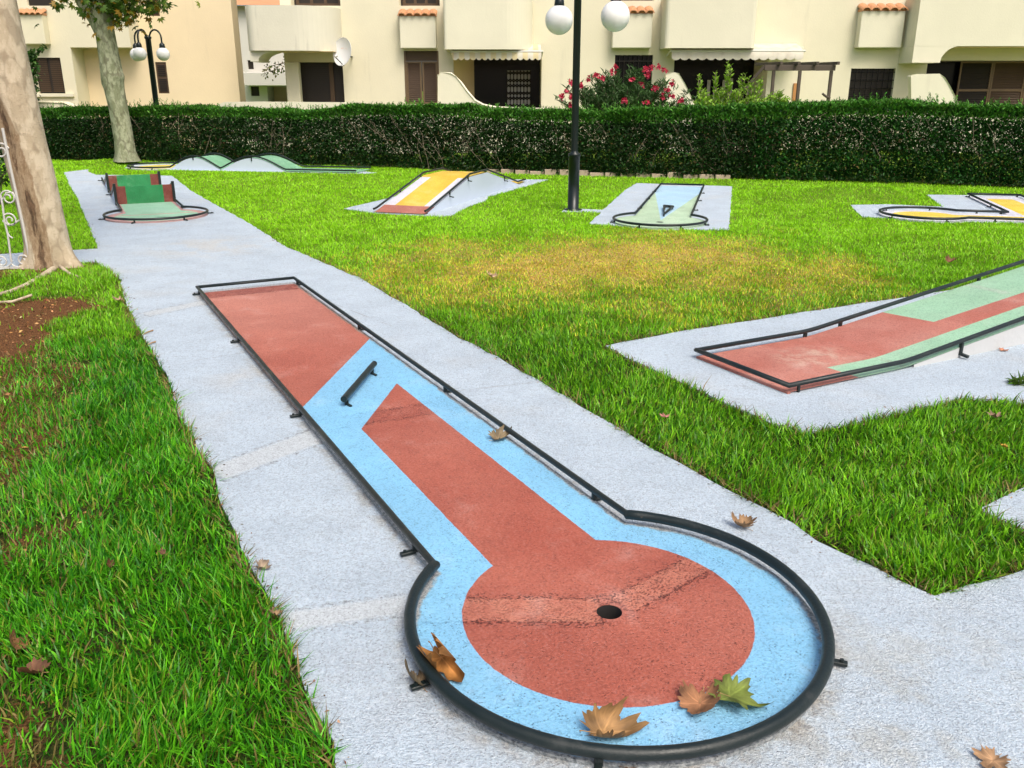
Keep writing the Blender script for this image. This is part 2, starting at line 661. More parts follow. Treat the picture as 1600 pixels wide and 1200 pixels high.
def dry_amount(x, y):
    c = G(960, 418)
    n1 = vnoise(x * 1.2 + 9, y * 0.8 + 3, 8)
    n2 = vnoise(x * 4.0 + 9, y * 3.0 + 3, 9)
    d = np.sqrt(((x - c.x) / 2.5) ** 2 + ((y - c.y - .2) / 2.1) ** 2)
    return np.clip(1.22 - d * .95 + (n1 - .5) * .6 + (n2 - .5) * .5, 0, 1)


s = Sh('lawn_soil')
fine = s.noise(90, 4, 0.7)
mid = s.noise(14, 4, 0.6)
bcol = s.mix(s.st(fine, 0.38, 0.62), (0.040, 0.017, 0.007), (0.26, 0.115, 0.042))
bcol = s.mix(s.m('MULTIPLY', s.st(mid, 0.5, 0.7), 0.6), bcol, (0.13, 0.068, 0.028))
gcol = s.mix(s.st(fine, 0.35, 0.65), (0.010, 0.018, 0.004), (0.045, 0.060, 0.010))  # turf base darkened: shadow between the blades is painted in here
sepc = s.n('ShaderNodeSeparateColor')
s.put(sepc.inputs[0], s.attr())
gcol = s.mix(sepc.outputs[2], gcol, s.mix(s.st(fine, 0.35, 0.65), (0.07, 0.13, 0.010), (0.17, 0.30, 0.018)))
w = s.m('ADD', sepc.outputs[0], s.m('MULTIPLY', s.m('SUBTRACT', mid, 0.5), 0.5))
col = s.mix(s.st(w, 0.25, 0.6), gcol, bcol)
dryc = s.mix(s.st(fine, 0.35, 0.65), (0.34, 0.24, 0.06), (0.62, 0.44, 0.14))
col = s.mix(s.m('MULTIPLY', sepc.outputs[1], 0.85), col, dryc)
M['soil'] = s.done(col, 0.95, s.bump(s.m('ADD', fine, mid), 0.8, 0.02), spec=0.15)
gc = np.zeros((XX.size, 3))
gc[:, 0] = bare_amount(XX.ravel(), YY.ravel())
gc[:, 1] = dry_amount(XX.ravel(), YY.ravel())
gc[:, 2] = np.clip((YY.ravel() - 5.5) / 6, 0, 1)
ground = np_mesh('ground', np.stack([XX.ravel(), YY.ravel(), ZZ.ravel()], 1), T, M['soil'], gc)
tag(ground, kind='structure')

LANE_A = (G(306, 449, 0.052) + G(461, 433.5, 0.052)) / 2
LANE_B = Vector((0.343, 2.527))
# paving ------------------------------------------------------------
s = Sh('pale_grey_painted_concrete')
sp = s.noise(190, 3, 0.65)
sp2 = s.noise(55, 3, 0.6)
big = s.noise(0.85, 4, 0.6)
bg2 = s.noise(2.6, 5, 0.65)
col = s.mix(s.st(bg2, 0.3, 0.7), (0.490, 0.580, 0.655), (0.575, 0.675, 0.755))
col = s.mix(s.m('MULTIPLY', s.st(big, 0.53, 0.72), 0.5), col, (0.60, 0.61, 0.59))
# sandy worn patches, stronger near the big green
worn = s.st(s.circle((1.15, 1.75), 1.35), 0.0, 1.1)
worn = s.m('MULTIPLY', worn, s.st(s.noise(3.2, 5, 0.7), 0.44, 0.62))
col = s.mix(s.m('MULTIPLY', worn, 0.65), col, (0.46, 0.46, 0.41))
# sandy bare band near the gate crossing and damp grey blotches
for (cu, cv, rr, tone_, am) in ((330, 385, 1.1, (0.64, 0.60, 0.52), 0.55), (420, 585, 0.55, (0.62, 0.60, 0.55), 0.5), (1010, 620, 0.8, (0.62, 0.61, 0.58), 0.4), (250, 350, 0.9, (0.60, 0.58, 0.54), 0.4), (560, 1100, 0.5, (0.42, 0.44, 0.46), 0.3), (820, 560, .7, (0.44, 0.48, 0.52), 0.3)):
    q_ = G(cu, cv)
    bl = s.m('MULTIPLY', s.st(s.circle((q_.x, q_.y), rr), 0.0, rr * .8), s.st(s.noise(2.4, 5, 0.7), 0.40, 0.62))
    col = s.mix(s.m('MULTIPLY', bl, am), col, tone_)
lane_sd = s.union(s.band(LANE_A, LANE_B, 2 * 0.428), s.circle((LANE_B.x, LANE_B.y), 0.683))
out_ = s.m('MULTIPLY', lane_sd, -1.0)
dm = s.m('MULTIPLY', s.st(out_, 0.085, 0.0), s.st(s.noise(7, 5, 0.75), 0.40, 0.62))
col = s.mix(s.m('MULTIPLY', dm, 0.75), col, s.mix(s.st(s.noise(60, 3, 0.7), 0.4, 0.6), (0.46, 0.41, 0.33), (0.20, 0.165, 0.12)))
# trench patches across the path
for (a, b, wd) in (((332, 742), (520, 672), 0.20), ((425, 975), (660, 940), 0.14), ((225, 492), (330, 470), 0.16)):
    bd = s.band(G(*a), G(*b), wd)
    bd = s.m('ADD', bd, s.m('MULTIPLY', s.m('SUBTRACT', sp2, 0.5), 0.05))
    col = s.mix(s.m('MULTIPLY', s.st(bd, 0.0, 0.03), 0.6), col, (0.64, 0.66, 0.65))
    edge = s.m('SUBTRACT', 1.0, s.m('DIVIDE', s.m('ABSOLUTE', bd), 0.016), clamp=True)
    col = s.mix(s.m('MULTIPLY', edge, s.st(s.noise(30, 4, 0.8), 0.45, 0.6, 0.0, 0.85)), col, (0.20, 0.20, 0.20))
# hairline joints
for (a, b) in (((700, 612), (830, 598)), ((285, 566), (420, 545)), ((150, 412), (440, 401)), ((110, 388), (470, 396)), ((470, 455), (640, 520)), ((1290, 560), (1560, 548)), ((60, 300), (330, 303))):
    bd = s.band(G(*a), G(*b), 0.012)
    col = s.mix(s.m('MULTIPLY', s.st(bd, -0.006, 0.004), s.st(s.noise(5, 4, 0.7), 0.40, 0.6, 0.0, 0.6)), col, (0.3, 0.31, 0.33))
g1 = s.noise(95, 2, 0.6)
g2 = s.noise(38, 2, 0.6)
g3 = s.noise(13, 2, 0.6)
col = s.mix(s.st(g1, 0.50, 0.66, 0.0, 0.34), col, (0.20, 0.21, 0.23))
col = s.mix(s.st(g1, 0.48, 0.34, 0.0, 0.30), col, (0.80, 0.84, 0.88))
col = s.mix(s.st(g2, 0.52, 0.68, 0.0, 0.22), col, (0.22, 0.23, 0.25))
col = s.mix(s.st(g2, 0.46, 0.32, 0.0, 0.20), col, (0.78, 0.82, 0.86))
col = s.mix(s.st(g3, 0.54, 0.72, 0.0, 0.14), col, (0.25, 0.26, 0.28))
pit = s.m('MULTIPLY', s.st(s.voro(105), 0.32, 0.12), s.st(s.noise(26, 2), 0.40, 0.56))
col = s.mix(s.m('MULTIPLY', pit, 0.62), col, (0.16, 0.16, 0.17))
pit = s.st(sp, 0.60, 0.69)
col = s.mix(s.m('MULTIPLY', pit, 0.5), col, (0.20, 0.20, 0.21))
dirt = s.m('MULTIPLY', s.st(s.noise(120, 2, 0.5), 0.66, 0.72), s.st(s.noise(1.7, 3), 0.42, 0.62))
col = s.mix(s.m('MULTIPLY', dirt, 0.85), col, (0.10, 0.075, 0.05))
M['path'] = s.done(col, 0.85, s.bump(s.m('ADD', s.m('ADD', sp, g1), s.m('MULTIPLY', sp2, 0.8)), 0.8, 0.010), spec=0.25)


def ngon_circle(c, r, n=28, sx=1, sy=1):
    return [Vector((c[0] + r * sx * math.cos(2 * math.pi * k / n), c[1] + r * sy * math.sin(2 * math.pi * k / n))) for k in range(n)]


HOLE1 = G(952, 956, 0.012)
HR = 0.044


def slab(name, poly, z=0.0, holes=()):
    b = MB()
    b.prism(poly, -0.09, z, holes, bottom=False)
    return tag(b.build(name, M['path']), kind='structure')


def rough_edge(poly, step=0.12, amp=0.012):
    out = []
    n = len(poly)
    for i in range(n):
        a, b = poly[i], poly[(i + 1) % n]
        k = max(1, min(60, int((b - a).length / step)))
        for j in range(k):
            p = a.lerp(b, j / k)
            out.append(Vector((p.x + random.uniform(-amp, amp), p.y + random.uniform(-amp, amp))))
    return out


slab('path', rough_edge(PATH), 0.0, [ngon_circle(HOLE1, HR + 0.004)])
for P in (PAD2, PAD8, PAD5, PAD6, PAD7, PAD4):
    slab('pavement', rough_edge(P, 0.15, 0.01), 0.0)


# ------------------------------------------------------------------ minigolf lanes
RAIL_R = 0.02
GRP_L = 'minigolf lanes with dark pipe borders'


def paint(name, build, base, rail_w=None):
    """painted concrete; build(s, base colour) -> colour"""
    s = Sh(name)
    sp = s.noise(210, 3, 0.6)
    sp2 = s.noise(60, 3, 0.6)
    s.sp, s.sp2 = sp, sp2
    s.wob = s.m('MULTIPLY', s.m('SUBTRACT', s.noise(35, 3, 0.6), 0.5), 0.007)
    col, hgt = build(s)
    fade = s.noise(3.2, 5, 0.65)
    col = s.mix(s.m('MULTIPLY', s.st(fade, 0.52, 0.74), 0.14), col, (0.8, 0.72, 0.66))
    wear = s.noise(1.6, 4, 0.6)
    col = s.mix(s.m('MULTIPLY', s.st(wear, 0.35, 0.65, 1, 0), 0.13), col, (0.1, 0.06, 0.06))
    g1 = s.noise(100, 2, 0.6)
    g2 = s.noise(40, 2, 0.6)
    col = s.mix(s.st(g1, 0.50, 0.68, 0.0, 0.30), col, s.mix(0.75, col, (0.03, 0.015, 0.015)))
    col = s.mix(s.st(g1, 0.47, 0.34, 0.0, 0.05), col, (0.85, 0.80, 0.78))
    col = s.mix(s.st(g2, 0.52, 0.70, 0.0, 0.20), col, s.mix(0.7, col, (0.03, 0.015, 0.015)))
    pitz = s.st(s.voro(85), 0.30, 0.12)
    pitz = s.m('MULTIPLY', pitz, s.st(s.noise(30, 2), 0.44, 0.56))
    col = s.mix(s.m('MULTIPLY', pitz, 0.75), col, s.mix(0.6, col, (0.03, 0.012, 0.012)))
    h = s.m('ADD', s.m('ADD', sp, g1), s.m('MULTIPLY', sp2, 0.6))
    h = s.m('SUBTRACT', h, pitz)
    if hgt is not None:
        h = s.m('ADD', h, hgt)
    return s.done(col, 0.62, s.bump(h, 0.7, 0.007), spec=0.3)


def sdmask(s, sd, w=0.002):
    return s.st(s.m('ADD', sd, s.wob), -w, w)


def keyhole(x0, xc, hw, r, n=56):
    """lane outline: strip from x0 to a round green centred at xc; also the rail line"""
    j = math.sqrt(r * r - hw * hw)
    a0 = math.atan2(hw, -j)
    pts = [(x0, -hw)]
    a = -a0
    for k in range(n + 1):
        t = -a0 + (2 * a0) * k / n
        pts.append((xc + r * math.cos(t), r * math.sin(t)))
    pts.append((x0, hw))
    return pts


def feet(parent, spots, z, out=0.06):
    """little brackets under the rail; spots = (x, y, nx, ny)"""
    for (x, y, nx, ny) in spots:
        b = MB()
        b.bar((x, y, 0.004), (x, y, z), 0.016, 0.022)
        b.bar((x - nx * 0.01, y - ny * 0.01, 0.012), (x + nx * out, y + ny * out, 0.012), 0.022, 0.012)
        b.tube([(x + nx * out * .7, y + ny * out * .7, 0.01), (x + nx * out * .7, y + ny * out * .7, 0.026)], 0.007, 6)
        bevel(b.build('rail_foot', M['rail'], parent), 0.002, 1)


# ---- lane 1, the near one -------------------------------------------------
RZ = 0.052
tl, tr = G(306, 449, RZ), G(461, 433.5, RZ)
c1 = Vector((0.343, 2.527))
m0 = (tl + tr) / 2
ax = (c1 - m0).normalized()
ang1 = math.atan2(ax.y, ax.x)
L1 = empty('minigolf_lane', (m0.x, m0.y, 0), ang1, 'nearest lane, red and sky blue with a round end and a slanted loose bar', 'minigolf lane', GRP_L)


def loc(fr, ang, p):
    d = Vector(p[:2]) - Vector(fr[:2])
    return Vector((d.x * math.cos(ang) + d.y * math.sin(ang), -d.x * math.sin(ang) + d.y * math.cos(ang)))


def l1(u, v, z=0.012):
    return loc(m0, ang1, G(u, v, z))


xc1 = (c1 - m0).length
HW1, R1 = 0.428, 0.683
h1 = loc(m0, ang1, HOLE1)
out1 = keyhole(0, xc1, HW1, R1, 72)


def b1(s):
    blue = (0.245, 0.565, 0.82)
    x = s.xyz()
    st_ = s.inter(s.plane(l1(477, 632), l1(577, 530), (0, 0)), s.m('ADD', x[0], 0.02))
    rc = loc(m0, ang1, (0.322, 2.565))
    cir = s.circle(rc, 0.492)
    tip, lc, jl, jr = l1(620, 599), l1(564.5, 670), l1(767, 881), l1(923.5, 838)
    mid = (lc + tip + jl + jr) / 4
    arrow = s.inter(s.plane(tip, lc, mid), s.plane(lc, jl, mid), s.plane(tip, jr, mid), s.m('SUBTRACT', rc.x, x[0]))
    m_ = sdmask(s, s.union(st_, cir, arrow))
    tone = s.noise(2.0, 3)
    redc = s.mix(s.st(tone, 0.3, 0.7), (0.40, 0.098, 0.062), (0.475, 0.138, 0.090))
    # faded first half
    redc = s.mix(s.st(x[0], 3.2, 0.4, 0.0, 0.55), redc, (0.60, 0.27, 0.205))
    col = s.mix(m_, blue, redc)
    wide = s.m('MULTIPLY', s.m('SUBTRACT', s.noise(22, 4, 0.7), 0.5), 0.06)
    # roughly refilled strips: at the start, across the shaft and across the green
    h = None
    for (p, q, wd, lite, rough) in ((Vector((0.02, -0.5)), Vector((0.02, 0.5)), 0.58, -0.8, 1.0), (l1(480, 668), l1(735, 628), 0.16, -0.35, 0.8),
                                    (l1(640, 952), l1(938, 953), 0.145, 0.55, 0.5), (l1(968, 945), l1(1110, 872), 0.115, 0.45, 0.9)):
        bd = s.m('ADD', s.band(p, q, wd), wide)
        mk = s.m('MULTIPLY', s.st(bd, -0.004, 0.012), s.m('MULTIPLY_ADD', m_, 0.65, 0.35))
        tgt = s.mix(m_, (0.30, 0.62, 0.86) if lite > 0 else (0.19, 0.45, 0.70), (0.66, 0.27, 0.175) if lite > 0 else (0.26, 0.05, 0.035))
        blot_ = s.m('MULTIPLY_ADD', s.st(s.noise(14, 3, 0.6), 0.35, 0.65), 0.5, 0.5)
        col = s.mix(s.m('MULTIPLY', s.m('MULTIPLY', mk, blot_), abs(lite)), col, tgt)
        # crumbly pits crowd along the rim of the strip
        near_ = s.m('SUBTRACT', 1.0, s.m('DIVIDE', s.m('ABSOLUTE', bd), 0.042), clamp=True)
        crumb = s.m('MULTIPLY', s.st(s.voro(95), 0.50, 0.25), s.m('MAXIMUM', near_, s.m('MULTIPLY', mk, 0.55 * rough)))
        crumb = s.m('MULTIPLY', crumb, s.st(s.noise(18, 3, 0.7), 0.34, 0.5))
        crumb = s.m('MULTIPLY', crumb, s.m('MULTIPLY_ADD', m_, 0.75, 0.25))
        col = s.mix(s.m('MULTIPLY', crumb, 0.9), col, s.mix(m_, (0.15, 0.34, 0.52), (0.10, 0.02, 0.015)))
        eg = s.m('SUBTRACT', 1.0, s.m('DIVIDE', s.m('ABSOLUTE', bd), 0.007), clamp=True)
        eg = s.m('MULTIPLY', eg, s.st(s.noise(26, 4, 0.8), 0.46, 0.60))
        col = s.mix(s.m('MULTIPLY', eg, s.m('MULTIPLY_ADD', m_, 0.55, 0.3)), col, s.mix(m_, (0.17, 0.38, 0.58), (0.12, 0.025, 0.02)))
        hh = s.m('SUBTRACT', s.m('MULTIPLY', crumb, -2.0), s.m('MULTIPLY', eg, 1.5))
        h = hh if h is None else s.m('ADD', h, hh)
    # grime and bare concrete along the border
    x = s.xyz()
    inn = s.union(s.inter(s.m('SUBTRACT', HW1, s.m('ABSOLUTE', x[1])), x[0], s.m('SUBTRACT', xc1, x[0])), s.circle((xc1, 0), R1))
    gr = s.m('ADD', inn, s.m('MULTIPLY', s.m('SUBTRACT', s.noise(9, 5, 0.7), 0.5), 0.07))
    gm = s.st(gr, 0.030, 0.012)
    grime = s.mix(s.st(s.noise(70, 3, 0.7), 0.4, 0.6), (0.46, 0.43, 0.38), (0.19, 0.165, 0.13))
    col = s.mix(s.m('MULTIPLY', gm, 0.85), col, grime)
    bar_ = s.m('SUBTRACT', 0.075, x[0])
    col = s.mix(s.st(bar_, -0.006, 0.006), col, s.mix(s.st(s.noise(70, 3, .7), .4, .62), (0.50, 0.53, 0.56), (0.26, 0.27, 0.28)))
    return col, h


M['lane1'] = paint('lane_paint_red_blue', b1, None)
b = MB()
b.prism(out1, -0.02, 0.012, [ngon_circle(h1, HR, 32)])
b.build('lane_surface', M['lane1'], L1)
b = MB()
RT = 0.0138
xj = out1[1][0]
rl = [(out1[0][0], -HW1, RZ), (xj - .012, -HW1, RZ)] + [(p[0], p[1], RZ) for p in out1[1:-1]] + [(xj - .012, HW1, RZ), (out1[-1][0], HW1, RZ)]
rr_ = [RT, RT] + [RAIL_R] * (len(out1) - 2) + [RT, RT]
b.tube(rl, rr_, 12, closed=True)
b.build('border_rail', M['rail'], L1)
fs = [(0.1, -HW1, 0, -1), (0.12, HW1, 0, 1)]
for (u, v, sg) in ((372, 533, -1), (470, 648, -1), (652, 860, -1), (557, 515, 1), (694, 612, 1), (937, 778, 1)):
    fs.append((l1(u, v).x, sg * HW1, 0, sg))
for (u, v) in ((657, 1070), (935, 1195), (1300, 1033)):
    q_ = l1(u, v) - Vector((xc1, 0))
    q_.normalize()
    fs.append((xc1 + R1 * q_.x, R1 * q_.y, q_.x, q_.y))
feet(L1, fs, RZ)
b = MB()
b.lathe([(HR * .99, 0.0105), (HR * .96, 0.008), (HR * .96, -0.05), (HR * .95, -0.12), (0.0001, -0.12)], (h1.x, h1.y, 0), 28)
b.build('cup', M['dark_void'], L1)
pa, pb = l1(585, 568, 0.06), l1(537, 624, 0.06)
b = MB()
b.tube([(pa.x, pa.y, 0.06), (pb.x, pb.y, 0.06)], 0.0185, 14)
br = b.build('deflector_bar', M['rail'], L1)
for t in (0.1, 0.93):
    p = pa.lerp(pb, t)
    b = MB()
    b.bar((p.x, p.y, 0.008), (p.x, p.y, 0.05), 0.016, 0.02)
    b.bar((p.x, p.y, 0.017), (p.x + .05, p.y + .01, 0.017), 0.016, 0.008)
    b.build('bar_foot', M['rail'], br)


# ---- lane with a height profile ------------------------------------------
def profile_lane(parent, prof, hw, surf_mat, side_mat, z0=-0.02, skip_vertical=False):
    """top skin and side walls following (x, z)"""
    top = MB()
    for (xa, za), (xb, zb) in zip(prof[:-1], prof[1:]):
        if skip_vertical and abs(xb - xa) < 0.03:
            continue
        top.add([(xa, -hw, za), (xb, -hw, zb), (xb, hw, zb), (xa, hw, za)], [(0, 1, 2, 3)])
    o = top.build('lane_surface', surf_mat, parent)
    e = 0.003
    for sgn in (-1, 1):
        side = MB()
        last = None
        for (xa, za), (xb, zb) in zip(prof[:-1], prof[1:]):
            if max(za, zb) < 0.03 or abs(xb - xa) < 1e-4:
                continue
            if last is not None and (abs(last - xa) > 1e-4 or za < 0.03) and side.v:
                side.build('ramp_side', side_mat, parent)
                side = MB()
            last = xb
            vs = [(xa, sgn * hw, z0), (xb, sgn * hw, z0), (xb, sgn * hw, zb - e), (xa, sgn * hw, za - e)]
            side.add(vs, [(0, 1, 2, 3) if sgn < 0 else (3, 2, 1, 0)])
        if side.v:
            side.build('ramp_side', side_mat, parent)
    for xe, ze, fl in ((prof[0][0], prof[0][1], 0), (prof[-1][0], prof[-1][1], 1)):
        if ze > 0.03:
            side = MB()
            side.add([(xe, -hw, z0), (xe, hw, z0), (xe, hw, ze - e), (xe, -hw, ze - e)], [(0, 1, 2, 3) if fl else (3, 2, 1, 0)])
            side.build('ramp_end', side_mat, parent)
    return o


M['side_pale'] = stucco('pale_painted_side', (0.53, 0.54, 0.54), 0.25)
M['side_white'] = stucco('white_painted_side', (0.56, 0.63, 0.74), 0.12)

# ---- lane 2, ramp at the right ------------------------------------------------
rzz = 0.055
lp, np2 = G(1085, 548, rzz), G(1237, 601, rzz)
m2 = (lp + np2) / 2
a2 = math.atan2(U2.y, U2.x)
L2 = empty('minigolf_lane', (m2.x, m2.y, 0), a2, 'red and light green ramp lane climbing out of view at the right edge', 'minigolf lane', GRP_L)
HW2 = 0.415
SL2 = 0.118


def z2(x):
    return 0.012 + max(0, x - 1.02) * SL2


def l2(u, v):
    p = loc(m2, a2, G(u, v, 0.012))
    for _ in range(8):
        p = loc(m2, a2, G(u, v, z2(p.x)))
    return p


def b2(s):
    x = s.xyz()
    red = s.mix(s.st(s.noise(2.2, 3), 0.3, 0.7), (0.47, 0.145, 0.102), (0.56, 0.23, 0.175))
    grn = s.mix(s.st(s.noise(2.5, 3), 0.3, 0.7), (0.33, 0.58, 0.38), (0.39, 0.64, 0.44))
    ug, ug2, uge = l2(1390, 490), l2(1459, 503), l2(1600, 457)
    up_ = s.inter(s.plane(ug, ug2, l2(1500, 480)), s.plane(ug2, uge, l2(1500, 470)))
    lg, lg2, lge = l2(1330, 586), l2(1292, 574), l2(1600, 476)
    lo = s.inter(s.plane(lg, lg2, l2(1420, 560)), s.plane(lg2, l2(1430, 537), l2(1420, 560)))
    col = s.mix(sdmask(s, s.union(up_, lo)), red, grn)
    p = loc(m2, a2, G(1270, 560))
    worn = s.m('MULTIPLY', s.st(s.circle((p.x, p.y), 0.42, 1, 1.4), 0.0, 0.3), s.st(s.noise(7, 5, 0.7), 0.42, 0.6))
    col = s.mix(s.m('MULTIPLY', worn, 0.75), col, (0.62, 0.42, 0.32))
    bd = s.m('ADD', s.band((1.02, -0.5), (1.02, 0.5), 0.06), s.m('MULTIPLY', s.m('SUBTRACT', s.noise(30, 4, 0.7), 0.5), 0.05))
    pits = s.st(s.noise(80, 3, 0.7), 0.5, 0.62)
    col = s.mix(s.m('MULTIPLY', s.m('MULTIPLY', s.st(bd, 0, 0.015), pits), 0.5), col, (0.26, 0.10, 0.07))
    bd = s.m('ADD', s.band((2.75, 0.05), (2.75, 0.5), 0.10), s.m('MULTIPLY', s.m('SUBTRACT', s.noise(20, 4, 0.7), 0.5), 0.10))
    col = s.mix(s.m('MULTIPLY', s.st(bd, 0, 0.03), 0.6), col, (0.55, 0.70, 0.55))
    return col, s.m('MULTIPLY', s.m('MULTIPLY', s.st(bd, 0, 0.015), pits), -1.5)


M['lane2'] = paint('lane_paint_red_green', b2, None)
pr2 = [(0, 0.012), (0.95, 0.012), (1.02, 0.015), (1.1, z2(1.1))] + [(x, z2(x)) for x in (2.0, 3.0, 4.0, 4.8)]
profile_lane(L2, pr2, HW2, M['lane2'], M['side_pale'])
b = MB()
b.box(-0.003, 0.02, -HW2 + .002, HW2 - .002, -0.02, 0.0118)
b.build('start_kerb', M['lane2'], L2)
b = MB()
rr = [(x, HW2, z + 0.043) for x, z in reversed(pr2)] + [(x, -HW2, z + 0.043) for x, z in pr2]
b.tube(rr, 0.0155, 10)
b.build('border_rail', M['rail'], L2)
for (x, sg) in ((0.08, -1), (1.55, -1), (3.2, -1), (1.0, 1), (1.35, 1), (2.9, 1)):
    z = z2(x)
    b = MB()
    y = sg * HW2
    if x < .5:
        b.bar((x, y, -0.005), (x, y, z + .03), 0.014, 0.014)
    else:
        b.bar((x, y + sg * .004, z - .05), (x, y + sg * .004, z + .03), 0.02, 0.022)
        b.bar((x, y, z - .045), (x + .01, y + sg * .06, z - .055), 0.024, 0.016)
    b.build('rail_foot', M['rail'], L2)

# ---- lane 3, two jump boards -------------------------------------------------
c3 = Vector((-5.03, 12.42))
U3 = Vector((-0.452, 0.892)).normalized()
a3 = math.atan2(U3.y, U3.x)
L3 = empty('minigolf_lane', (c3.x, c3.y, 0), a3, 'far lane on the path with two upright green and brown jump boards', 'minigolf lane', GRP_L)
HW3, R3 = 0.425, 0.685
S3 = 0.27
W1, W2 = 1.62, 3.62


def b3(s):
    x = s.xyz()
    pink = (0.60, 0.36, 0.33)
    grn = s.mix(s.st(s.noise(2.5, 3), 0.3, 0.7), (0.31, 0.58, 0.39), (0.38, 0.65, 0.46))
    st_ = s.inter(s.m('SUBTRACT', HW3 - .05, s.m('ABSOLUTE', x[1])), s.m('SUBTRACT', x[0], 0.1))
    col = s.mix(sdmask(s, s.union(s.circle((0.0, 0), 0.56), st_)), pink, grn)
    bd = s.m('ADD', s.band((0.12, -0.7), (0.2, 0.7), 0.09), s.m('MULTIPLY', s.m('SUBTRACT', s.noise(12, 3), 0.5), 0.06))
    col = s.mix(s.m('MULTIPLY', s.st(bd, 0, 0.02), 0.8), col, (0.62, 0.36, 0.29))
    bd = s.circle((-0.16, -.05), 0.09, 1, .6)
    col = s.mix(s.m('MULTIPLY', s.st(bd, 0, 0.05), 0.6), col, (0.16, 0.40, 0.24))
    return col, None


M['lane3'] = paint('lane_paint_pale_green', b3, None)
j3 = math.sqrt(R3 ** 2 - HW3 ** 2)
a0 = math.atan2(HW3, j3)
cir3 = [(R3 * math.cos(a0 + (2 * math.pi - 2 * a0) * k / 48), R3 * math.sin(a0 + (2 * math.pi - 2 * a0) * k / 48)) for k in range(49)]
b = MB()
b.prism(cir3 + [(W1 - .02, -HW3), (W1 - .02, HW3)], -0.02, 0.012)
b.build('round_green', M['lane3'], L3)
pr3 = [(W1, S3), (W1 + 1.2, 0.012), (W2 - .02, 0.012), (W2, S3), (W2 + 1.25, 0.012), (5.9, 0.012)]
profile_lane(L3, [p for p in pr3], HW3, M['lane3'], M['side_white'], skip_vertical=True)


def bb(s):
    x = s.xyz()
    g = s.inter(s.m('SUBTRACT', HW3 * 0.64, s.m('ABSOLUTE', x[1])))
    g_ = s.mix(s.st(s.noise(5, 3), .3, .7), (0.018, 0.24, 0.075), (0.03, 0.30, 0.10))
    r_ = s.mix(s.st(s.noise(7, 3), .3, .7), (0.20, 0.045, 0.032), (0.27, 0.07, 0.05))
    return s.mix(sdmask(s, g), r_, g_), None


M['board3'] = paint('board_paint_green_brown', bb, None)
for wx in (W1, W2):
    b = MB()
    b.box(wx - 0.03, wx - 0.004, -HW3 + .004, HW3 - .004, -0.02, S3 + 0.012)
    bevel(b.build('jump_board', M['board3'], L3), 0.004, 2)
rz3 = 0.05
side = [(j3, 0.012), (W1 - .03, 0.012), (W1 - .02, S3), (W1 + 1.2, 0.012), (W2 - .03, 0.012), (W2 - .02, S3), (W2 + 1.25, 0.012), (5.9, 0.012)]
b = MB()
pts = [(x, HW3, z + .04) for x, z in reversed(side)] + [(p[0], p[1], .052) for p in cir3[1:-1]] + [(x, -HW3, z + .04) for x, z in side]
b.tube(pts, 0.0165, 10)
for wx in (W1, W2):
    for sg in (-1, 1):
        b.bar((wx - .035, sg * HW3, -0.01), (wx - .03, sg * HW3, S3 + .06), 0.045, 0.04)
b.build('border_rail', M['rail'], L3)
f3 = [(R3 * math.cos(R(a)), R3 * math.sin(R(a)), math.cos(R(a)), math.sin(R(a))) for a in (150, 205, 265, 95)]
f3 += [(0.75, HW3, 0, 1), (5.85, HW3, 0, 1), (3.1, HW3, 0, 1), (0.75, -HW3, 0, -1), (3.1, -HW3, 0, -1)]
feet(L3, f3, 0.05, 0.08)

# ---- lane 4, two humps by the hedge --------------------------------------------
U4 = Vector((0.977, -0.213)).normalized()
c4 = Vector((-8.14, 20.62))
a4 = math.atan2(U4.y, U4.x)
L4 = empty('minigolf_lane', (c4.x, c4.y, 0), a4, 'lane before the hedge with two rounded green humps and white sides', 'minigolf lane', GRP_L)
HW4, R4 = 0.43, 0.69


def b4(s):
    x = s.xyz()
    g_ = s.mix(s.st(s.noise(3, 3), .3, .7), (0.20, 0.46, 0.27), (0.26, 0.53, 0.33))
    y_ = (0.82, 0.68, 0.08)
    base = s.mix(s.st(x[0], 0.60, 0.605), (0.70, 0.70, 0.70), g_)
    return s.mix(sdmask(s, s.circle((0, 0), 0.52)), base, y_), None


M['lane4'] = paint('lane_paint_hump_green', b4, None)
j4 = math.sqrt(R4 ** 2 - HW4 ** 2)
a0 = math.atan2(HW4, j4)
cir4 = [(R4 * math.cos(a0 + (2 * math.pi - 2 * a0) * k / 48), R4 * math.sin(a0 + (2 * math.pi - 2 * a0) * k / 48)) for k in range(49)]
b = MB()
b.prism(cir4, -0.02, 0.012)
b.build('round_green', M['lane4'], L4)
pr4 = []
HUMPS = ((0.54, 1.80, 0.25), (1.80, 3.36, 0.265))
N = 18
for (xa, xb, hh) in HUMPS:
    for k in range(N):
        t = k / N
        pr4.append((xa + (xb - xa) * t, 0.012 + hh * math.sin(math.pi * t) ** 1.15))
pr4 += [(3.36, 0.012), (5.0, 0.012)]
pr4[0] = (j4, 0.012)
o = profile_lane(L4, pr4, HW4, M['lane4'], M['side_white'])
for p in o.data.polygons:
    p.use_smooth = True
b = MB()
pts = [(x, HW4, z + .04) for x, z in reversed(pr4)] + [(p[0], p[1], .052) for p in cir4[1:-1]] + [(x, -HW4, z + .04) for x, z in pr4]
b.tube(pts, 0.018, 8)
b.build('border_rail', M['rail'], L4)
for x in (1.15, 2.57):
    z = 0.012 + 0.25
    for sg in (-1, 1):
        b = MB()
        b.bar((x, sg * (HW4 + .004), z - .05), (x, sg * (HW4 + .004), z + .04), 0.02, 0.03)
        b.build('rail_foot', M['rail'], L4)
feet(L4, [(R4 * math.cos(R(a)), R4 * math.sin(R(a)), math.cos(R(a)), math.sin(R(a))) for a in (180, 240, 290)], 0.05)

